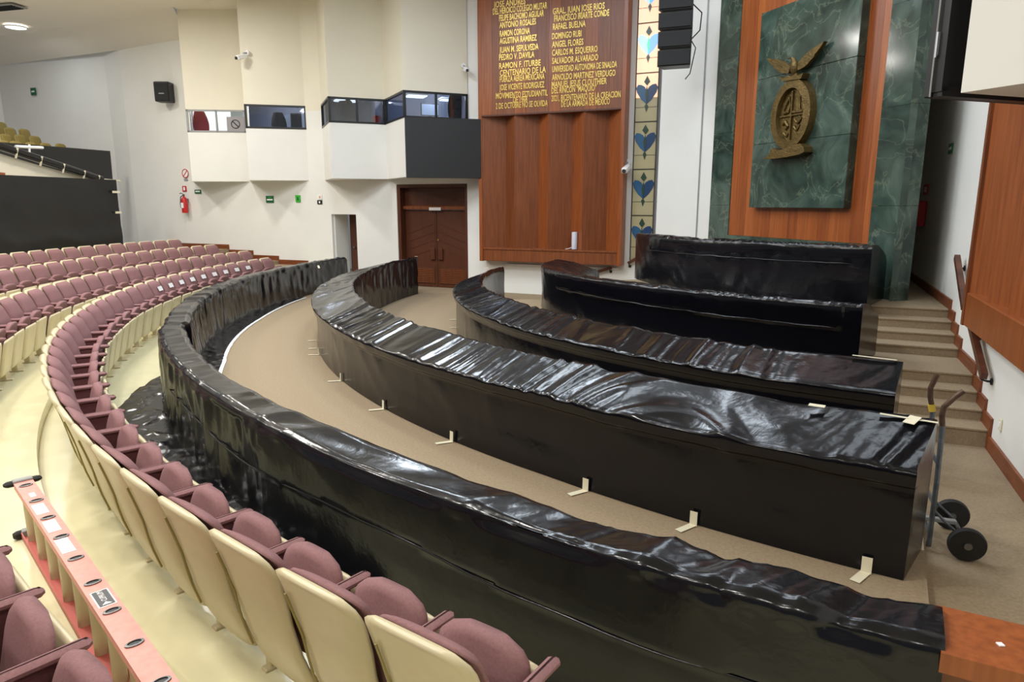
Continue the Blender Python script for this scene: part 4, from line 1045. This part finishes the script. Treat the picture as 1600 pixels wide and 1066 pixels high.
for px, py, ln in ((177, 300, .25), (180, 332, .2)):
    d = 165.0; p = pol(20.28, d, onplane(px, py, pol(20.35, 164.6).xy, pol(20.35, 170).xy).z)
    MB().box(p, (.02, ln, .06), Matrix.Rotation(radians(d), 3, 'Z')).obj('tape', M_tape, bw)
PA, PB = pol(21.2, 186), pol(21.2, 164)
def onK(px, py, off=0.0): return onplane(px, py, PA.xy, PB.xy, off)
nK = (Vector((0, 0)) - (PA.xy + PB.xy) / 2); dK = (PB.xy - PA.xy).normalized(); nK2 = Vector((dK.y, -dK.x)); nK2 = nK2 if nK2.dot(nK) > 0 else -nK2
n3K = Vector((nK2.x, nK2.y, 0))
def kplate(pxs, off, th, m, name, parent):
    sgn = 1
    pts = [onK(x, y, 0) for x, y in pxs]
    # move along the viewing-independent normal by re-intersecting the parallel plane
    a2, b2 = PA.xy - nK2 * off, PB.xy - nK2 * off
    pts = [onplane(x, y, a2, b2) for x, y in pxs]
    return MB().prism(pts, -n3K * th).obj(name, m, parent)
bd = thing('stair_flank', 'cream sloping balcony stair side above the black sheeting at far left', 'deck')
kplate([(-40, 226), (-40, 300), (150, 300), (150, 282), (60, 258), (0, 240)], 0.0, .3, M_cream, 'sloping_side', bd)
kplate([(-2, 269), (-2, 274), (8, 274), (8, 270)], -.3, .1, M_wood_l, 'wooden_end', bd)
br = thing('wrapped_handrail', 'sloping balcony rail wrapped in black polythene and tied with white tape', 'rail')
a_, c_ = onK(-30, 222), onK(150, 280)
MB().tube([a_ + n3K * .15, a_.lerp(c_, .5) + n3K * .15, c_ + n3K * .15], .10, 10).obj('wrapped_rail', M_poly, br, smooth=True)
for f in (.20, .40, .60, .80, .95):
    q = a_.lerp(c_, f) + n3K * .15
    MB().tube([q - Vector((0, 0, .17)) + n3K * .02, q + Vector((0, 0, .06)) + n3K * .10], .025, 6).obj('tape', M_tape, br)
hr = MB().tube([onK(12, 229) + n3K * .2, onK(55, 231) + n3K * .2], .035, 8).obj('white_tube', M_paper, br)
MB().tube([onK(34, 226) + n3K * .2, onK(34, 238) + n3K * .2], .025, 8).obj('white_tube', M_paper, br)
up = thing('black_sheeting', 'black polythene sheet hung below the olive seats of the upper balcony', 'sheeting')
kplate([(-40, 222), (0, 222), (172, 236), (176, 281), (150, 281), (-40, 240)], 1.0, .15, M_blackwall, 'polythene_sheet', up)
MB().tube([onK(140, 279) + n3K * .1, onK(182, 283) + n3K * .1], .03, 6).obj('tape', M_tape, up)
for px, py in ((162, 290), (167, 296)): MB().tube([onK(px, py - 8) + n3K * .15, onK(px + 2, py + 4) + n3K * .15], .03, 6).obj('tape', M_tape, up)
ubk = struct('floor_balcony')
for k in range(4):
    a2, b2 = PA.xy - nK2 * (1.3 + .9 * k), PB.xy - nK2 * (1.3 + .9 * k)
    MB().prism([(*(a2 - dK * 4), 3.3 + .25 * k), (*(b2 - dK * .6), 3.3 + .25 * k), (*(b2 - dK * .6 - nK2 * .92), 3.3 + .25 * k), (*(a2 - dK * 4 - nK2 * .92), 3.3 + .25 * k)], (0, 0, -.4)).obj('balcony_step', M_cream, ubk)
OS = [(.0, 0, 0, .2), (.3, -.01, .2, .225), (.8, -.05, .42, .225), (.93, -.06, .47, .19), (1, -.065, .49, .14)]
me_os = slab(OS, 10, 8, .0, -.05).mesh('back_shell', M_olive_s, 'all'); me_op = slab([(a, b + .01, c + .01, d - .015) for a, b, c, d in OS], 10, 8, .05, 0).mesh('back_pad', M_olive, 'all')
me_ol = MB().box((0, .1, -.25), (.3, .1, .5)).mesh('stand', M_olive_s)
rows_ = [[(7, 220), (26, 221), (50, 223), (73, 224), (96, 225)], [(10, 210), (33, 211), (56, 213)], [(17, 200), (39, 202)], [(2, 191)]]
RN = ['front', 'second', 'third', 'rearmost']
for k, rw in enumerate(rows_):
    a2, b2 = PA.xy - nK2 * (1.75 + .9 * k), PB.xy - nK2 * (1.75 + .9 * k)
    for i, (px, py) in enumerate(rw):
        p = onplane(px, py, a2, b2); dep = p.y * CP - (p.z - CAM_H) * SP; sc_ = 21.5 * dep / FP / .45
        t = thing('olive_seat', 'olive upper balcony seat, %s from the left in its %s row' % (ORD[i + 1], RN[k]) if k < 3 else 'olive balcony seat alone at the left edge in the rearmost row', 'seat', p - Vector((0, 0, .49 * sc_)), atan2(-nK2.x, nK2.y), group='olive balcony seats')
        t.scale = (sc_, sc_, sc_)
        link('back_shell', me_os, t); link('back_pad', me_op, t); link('stand', me_ol, t)

# ------------------------------------------------------------------ stepped skirting and steps at the far end of the rows
tr = struct('trim_1')
for k, (xa, xb, py) in enumerate(((262, 358, 384), (352, 396, 394), (392, 436, 402.5), (434, 482, 410))):
    pa_, pb_ = onL(xa, py), onL(xb, py); z = (pa_.z + pb_.z) / 2
    h = .14
    MB().prism([(*LP(pa_.x, .0), z - h / 2), (*LP(pb_.x, .0), z - h / 2), (*LP(pb_.x, .0), z + h / 2), (*LP(pa_.x, .0), z + h / 2)], (*(LP(0, .03) - LP(0, 0)), 0)).obj('skirting_board', M_base, tr)
    MB().prism([(*LP(pa_.x, .03), z - h / 2), (*LP(pb_.x, .03), z - h / 2), (*LP(pb_.x, .9), z - h / 2), (*LP(pa_.x, .9), z - h / 2)], (0, 0, -z + h / 2 - .02)).obj('side_step', M_carpet, tr)

# ------------------------------------------------------------------ wall furniture on the left
def onW(px, py, seg): return onplane(px, py, WL[seg], WL[seg + 1])
p = onplane(268, 146, WL[0], WL[1]); dW = (Vector(WL[0]) - Vector(WL[1])).normalized(); nW = Vector((dW.y, -dW.x))
ws_ = thing('wall_loudspeaker', 'black box loudspeaker on the white wall left of the booths', 'loudspeaker', p + Vector((nW.x * .25, nW.y * .25, -.28)), atan2(dW.y, dW.x) + .5)
MB().bbox((0, 0, .28), (.46, .38, .58), .02).obj('cabinet', M_dark, ws_); MB().box((0, -.2, .28), (.40, .02, .50)).obj('grille', mat('speaker_grille', srgb(30, 30, 32), .8), ws_)
MB().tube([(0, .15, .2), (0, .36, .2)], .03, 8).obj('bracket', M_dark, ws_); MB().box((0, -.212, .22), (.16, .006, .03)).obj('badge', M_grey, ws_)
def sign(px, py, w_, h_, m, label, plane=None, strips=(), name='exit_sign', cat='sign'):
    p = onL(px, py, .015); t = thing(name, label, cat, p, atan2(-.442, 1))
    MB().box((0, 0, 0), (w_, .015, h_)).obj('panel', m, t)
    for (x, z, ww, hh, mm) in strips: MB().box((x * w_, -.010, z * h_), (ww * w_, .006, hh * h_)).obj('symbol', mm, t)
    return t
t = sign(309, 299.5, .27, .12, M_green, 'green and white exit sign right of the fire extinguisher', strips=((0, .05, .7, .35, M_paper),))
sign(421.5, 311.5, .29, .20, M_green, 'larger green and white exit sign under the second booth', strips=((.02, -.05, .75, .22, M_paper), (0, .28, .5, .1, M_lime)))
t = sign(465.5, 310.5, .18, .20, M_lime, 'bright green square safety sign right of the exit sign', strips=((.0, .0, .3, .5, M_green),))
t = sign(499.5, 308, .15, .13, M_paper, 'small white notice with an orange mark beside the small door', strips=((.05, 0, .4, .5, mat('orange_mark', srgb(232, 170, 130), .6)),), name='wall_notice', cat='notice')
t = sign(499.5, 316, .17, .11, M_dark, 'small black notice with white figure beside the small door', strips=((0, 0, .3, .5, M_paper),), name='wall_notice', cat='notice')
sign(288, 295, .17, .17, M_red, 'red and white fire point sign above the extinguisher', strips=((.0, 0, .45, .6, M_paper),), name='fire_sign')
t = thing('no_smoking_sign', 'round red and white no-smoking sign high above the extinguisher', 'sign', onL(289.5, 271, .02), atan2(-.442, 1))
Rx = Matrix.Rotation(pi / 2, 3, 'X')
MB().lathe([(.14, -.004), (.14, .004)], (0, 0, 0), Rx, 24).obj('disc', M_paper, t)
MB().lathe([(.14, .0), (.14, .010), (.115, .010), (.115, .0)], (0, 0, 0), Rx, 24, True).obj('ring', M_red, t)
MB().box((0, -.008, 0), (.24, .006, .025), Matrix.Rotation(radians(-45), 3, 'Y')).obj('slash', M_red, t); MB().box((0, -.006, -.19), (.16, .008, .05)).obj('caption', M_grey, t)
fe = thing('fire_extinguisher', 'red fire extinguisher hung on the white wall at left', 'extinguisher', onL(289.5, 333, .16), atan2(-.442, 1))
MB().lathe([(.02, 0), (.09, .01), (.095, .04), (.095, .40), (.07, .47), (.03, .50), (.03, .53)], (0, 0, 0), None, 18).obj('cylinder', M_red, fe, smooth=True)
MB().bbox((0, 0, .56), (.05, .05, .06), .008).obj('valve', M_metal, fe); MB().tube([(0, -.02, .58), (-.07, -.04, .62), (-.12, -.04, .60)], .012, 6).obj('lever', M_dark, fe)
MB().tube([(-.03, 0, .55), (-.12, -.02, .50), (-.14, -.03, .3), (-.13, -.03, .16)], .014, 6).obj('hose', M_dark, fe); MB().box((0, -.093, .24), (.10, .012, .16)).obj('label_plate', M_paper, fe)
MB().box((0, .115, .4), (.06, .05, .1)).obj('bracket', M_metal, fe)
p = onW(52, 143.5, 2); sgn_ = thing('exit_sign', 'small dark green exit sign high on the far left wall', 'sign', p + Vector((.05, -.08, 0)), atan2(-(WL[3][1] - WL[2][1]), -(WL[3][0] - WL[2][0])) + pi if False else -.34)
MB().box((0, 0, 0), (.24, .02, .24)).obj('panel', M_green, sgn_); MB().box((0, -.014, .0), (.14, .006, .05)).obj('symbol', M_paper, sgn_)
def cctv(p, rz, label, s=1.0):
    t = thing('security_camera', label, 'camera', p, rz)
    MB().lathe([(.06 * s, 0), (.06 * s, .03 * s)], (0, 0, 0), Rx, 12).obj('mount', M_paper, t)
    MB().tube([(0, -.02, 0), (0, -.12 * s, -.03 * s), (0, -.14 * s, -.08 * s)], .018 * s, 8).obj('arm', M_grey, t)
    MB().bbox((.02, -.20 * s, -.12 * s), (.10 * s, .24 * s, .10 * s), .02, Matrix.Rotation(.35, 3, 'X')).obj('housing', M_paper, t)
    MB().lathe([(.035 * s, 0), (.035 * s, .02 * s)], (.02, -.32 * s, -.165 * s), Rx, 12).obj('lens', M_dark, t)
cctv(onplane(387, 83, B2[1], B2[2]) + Vector((.02, -.04, 0)), -.6, 'white security camera on the cream wall between the two left booths', 1.2)
cctv(onplane(724, 103, B4[1], B4[2]) + Vector((0, -.03, 0)), .3, 'white security camera on the cream wall above the black screen', 1.0)
cctv(onL(981, 254, .01), -.4, 'white security camera on the wall strip between panelling and stained glass', 1.3)

# ------------------------------------------------------------------ ladder on its side between the rows
L0 = gz(36, 753, .51); dl = (gz(250, 1066, .51) - L0).normalized(); pl = Vector((-dl.y, dl.x, 0))
ML = Matrix(((dl.x, pl.x, 0, L0.x), (dl.y, pl.y, 0, L0.y), (0, 0, 1, .12), (0, 0, 0, 1)))    # x along ladder towards camera, y to the right
ld_ = thing('extension_ladder', 'pink fibreglass ladder lying on its side on the cream floor', 'ladder'); ld_.matrix_world = ML
MLi = ML.inverted(); LL = 3.1; RWd = .105
def crail(z, flip, y0=0.0):
    b = MB(); s = -1 if flip else 1
    b.box((LL / 2, y0, z), (LL, RWd, .006))
    for e in (-1, 1): b.box((LL / 2, y0 + e * (RWd / 2 - .003), z - s * .018), (LL, .006, .036))
    return b
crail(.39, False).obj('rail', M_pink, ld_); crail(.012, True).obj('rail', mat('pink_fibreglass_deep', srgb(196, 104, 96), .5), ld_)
RUNGS = [(39, 759), (56, 784), (76, 809.5), (98, 838.6), (123, 871.6), (151, 908.6), (184, 952.6), (221, 1003), (266, 1059)]
xs = [(MLi @ gz(px, py, .515)).x for px, py in RUNGS]
xs = [xs[0] + (xs[-1] - xs[0]) / 8 * i for i in range(9)]
xs.append(2 * xs[-1] - xs[-2])
for i, x in enumerate(xs):
    if x > LL - .05: break
    r_ = MB()
    r_.lathe([(.030, .0), (.030, .38)], (0, 0, 0), None, 12)
    r_.v = [(vx * .62 + x, vy * 1.05, vz + .012) for vx, vy, vz in r_.v]
    ro = r_.obj('rung', M_shell, ld_, smooth=True)  # cream colour stands in for reflections on aluminium rungs
    e = MB().lathe([(.036, .0), (.036, .006), (.026, .007), (.026, .0)], (0, 0, 0), None, 16, True); e.v = [(vx * .62 + x, vy * 1.05, vz + .393) for vx, vy, vz in e.v]; e.obj('rung_collar', M_metal, ro)
    h = MB().lathe([(.026, .0), (.026, .002)], (0, 0, 0), None, 16); h.v = [(vx * .62 + x, vy * 1.05, vz + .394) for vx, vy, vz in h.v]; h.obj('rung_hole', M_dark, ro)
for a, c in ((0, 1), (1, 2), (2, 3), (3, 4)):
    fr0, ln = ((.55, .25), (.3, .55), (.25, .55), (.2, .62))[a]
    x0 = xs[a] + (xs[c] - xs[a]) * fr0; w_ = (xs[c] - xs[a]) * ln
    MB().box((x0 + w_ * .3, -.008 if a else .0, .394), (w_, .062 if a else .03, .0016)).obj('paper_sticker', M_paper, ld_)
xm = xs[5] + (xs[6] - xs[5]) * .56
MB().box((xm, 0, .394), (.165, .074, .0016)).obj('paper_sticker', M_paper, ld_)
sk_ = MB().box((xm, 0, .3955), (.15, .062, .0016)).obj('brand_sticker', mat('sticker_grey', srgb(70, 72, 76), .5), ld_)
text('CUPRUM', .034, M_paper, sk_, (xm - .018, 0, .3968), rot=(0, 0, pi), ext=.0006, width=.10)
MB().prism([(xm + .068, -.02, .3966), (xm + .068, .02, .3966), (xm + .042, 0, .3966)], (0, 0, .001)).obj('logo_mark', M_paper, sk_)
ft = MB().bbox((-.02, 0, .385), (.05, .21, .035), .012).obj('rubber_shoe', M_rubber, ld_)
MB().bbox((-.02, .0, .39), (.054, .11, .036), .006).obj('shoe_bracket', M_grey, ft)
ft2 = MB().bbox((-.02, 0, .03), (.05, .19, .05), .012).obj('rubber_shoe', M_rubber, ld_); MB().bbox((-.02, .0, .032), (.054, .10, .052), .006).obj('shoe_bracket', M_grey, ft2)

# ------------------------------------------------------------------ hand truck at the end of the desk
ZA = -.07
wn_, wf_ = gz(1511, 851, ZA + .115), gz(1487, 804, ZA + .115)
ax = (wf_ - wn_); ax.z = 0; axl = ax.length; ax.normalize(); fw_ = Vector((ax.y, -ax.x, 0))
if fw_.x < 0: fw_ = -fw_
wm = (wn_ + wf_) / 2
MH = Matrix(((fw_.x, ax.x, 0, wm.x), (fw_.y, ax.y, 0, wm.y), (0, 0, 1, ZA), (0, 0, 0, 1)))   # x away from the desk, y along the axle
ht = thing('hand_truck', 'worn two-wheeled hand truck standing at the end of the longest covered desk', 'hand truck'); ht.matrix_world = MH
hw = axl / 2
Ry = Matrix.Rotation(-pi / 2, 3, 'X')
for s in (-1, 1):
    wl2 = MB().lathe([(.075, -.028), (.108, -.026), (.115, -.012), (.115, .012), (.108, .026), (.075, .028)], (0, s * hw, .115), Ry, 28).obj('tyre', M_rubber, ht, smooth=True)
    MB().lathe([(.07, -.02), (.07, .02)], (0, s * hw, .115), Ry, 20).obj('wheel_disc', M_rust, wl2); MB().lathe([(.025, -.04), (.025, .04)], (0, s * hw, .115), Ry, 12).obj('hub', M_metal, wl2)
    yy = s * hw * .72
    MB().tube([(-.205, yy, .03), (-.205, yy, .5), (-.215, yy, .92)], .017, 10).obj('frame_tube', M_steel, ht)
    MB().tube([(-.215, yy, .90), (-.225, yy, .97), (-.22, yy, 1.03), (-.16, yy, 1.11), (-.12, yy, 1.15)] if s < 0 else [(-.215, yy, .90), (-.24, yy, 1.0), (-.245, yy, 1.07), (-.215, yy, 1.17)], .018, 10).obj('handle', M_rust, ht, smooth=True)
    MB().tube([(-.205, yy, .30), (-.10, yy, .2), (0, yy, .115)], .010, 8).obj('strut', M_steel, ht)
MB().tube([(0, -hw, .115), (0, hw, .115)], .012, 10).obj('axle', M_metal, ht)
for z in (.12, .34, .62): MB().box((-.205, 0, z), (.012, 2 * hw * .72, .035)).obj('cross_bar', M_steel, ht)
MB().bbox((-.30, 0, .012), (.14, 2 * hw * .8, .010), .003).obj('toe_plate', M_rust, ht)
MB().bbox((-.12, .0, .16), (.20, .04, .03), .005).obj('axle_clamp', M_grey, ht)
MB().tube([(-.216, hw * .72, .90), (-.228, hw * .72, .95)], .024, 10).obj('tape_wrap', M_yellow, ht)
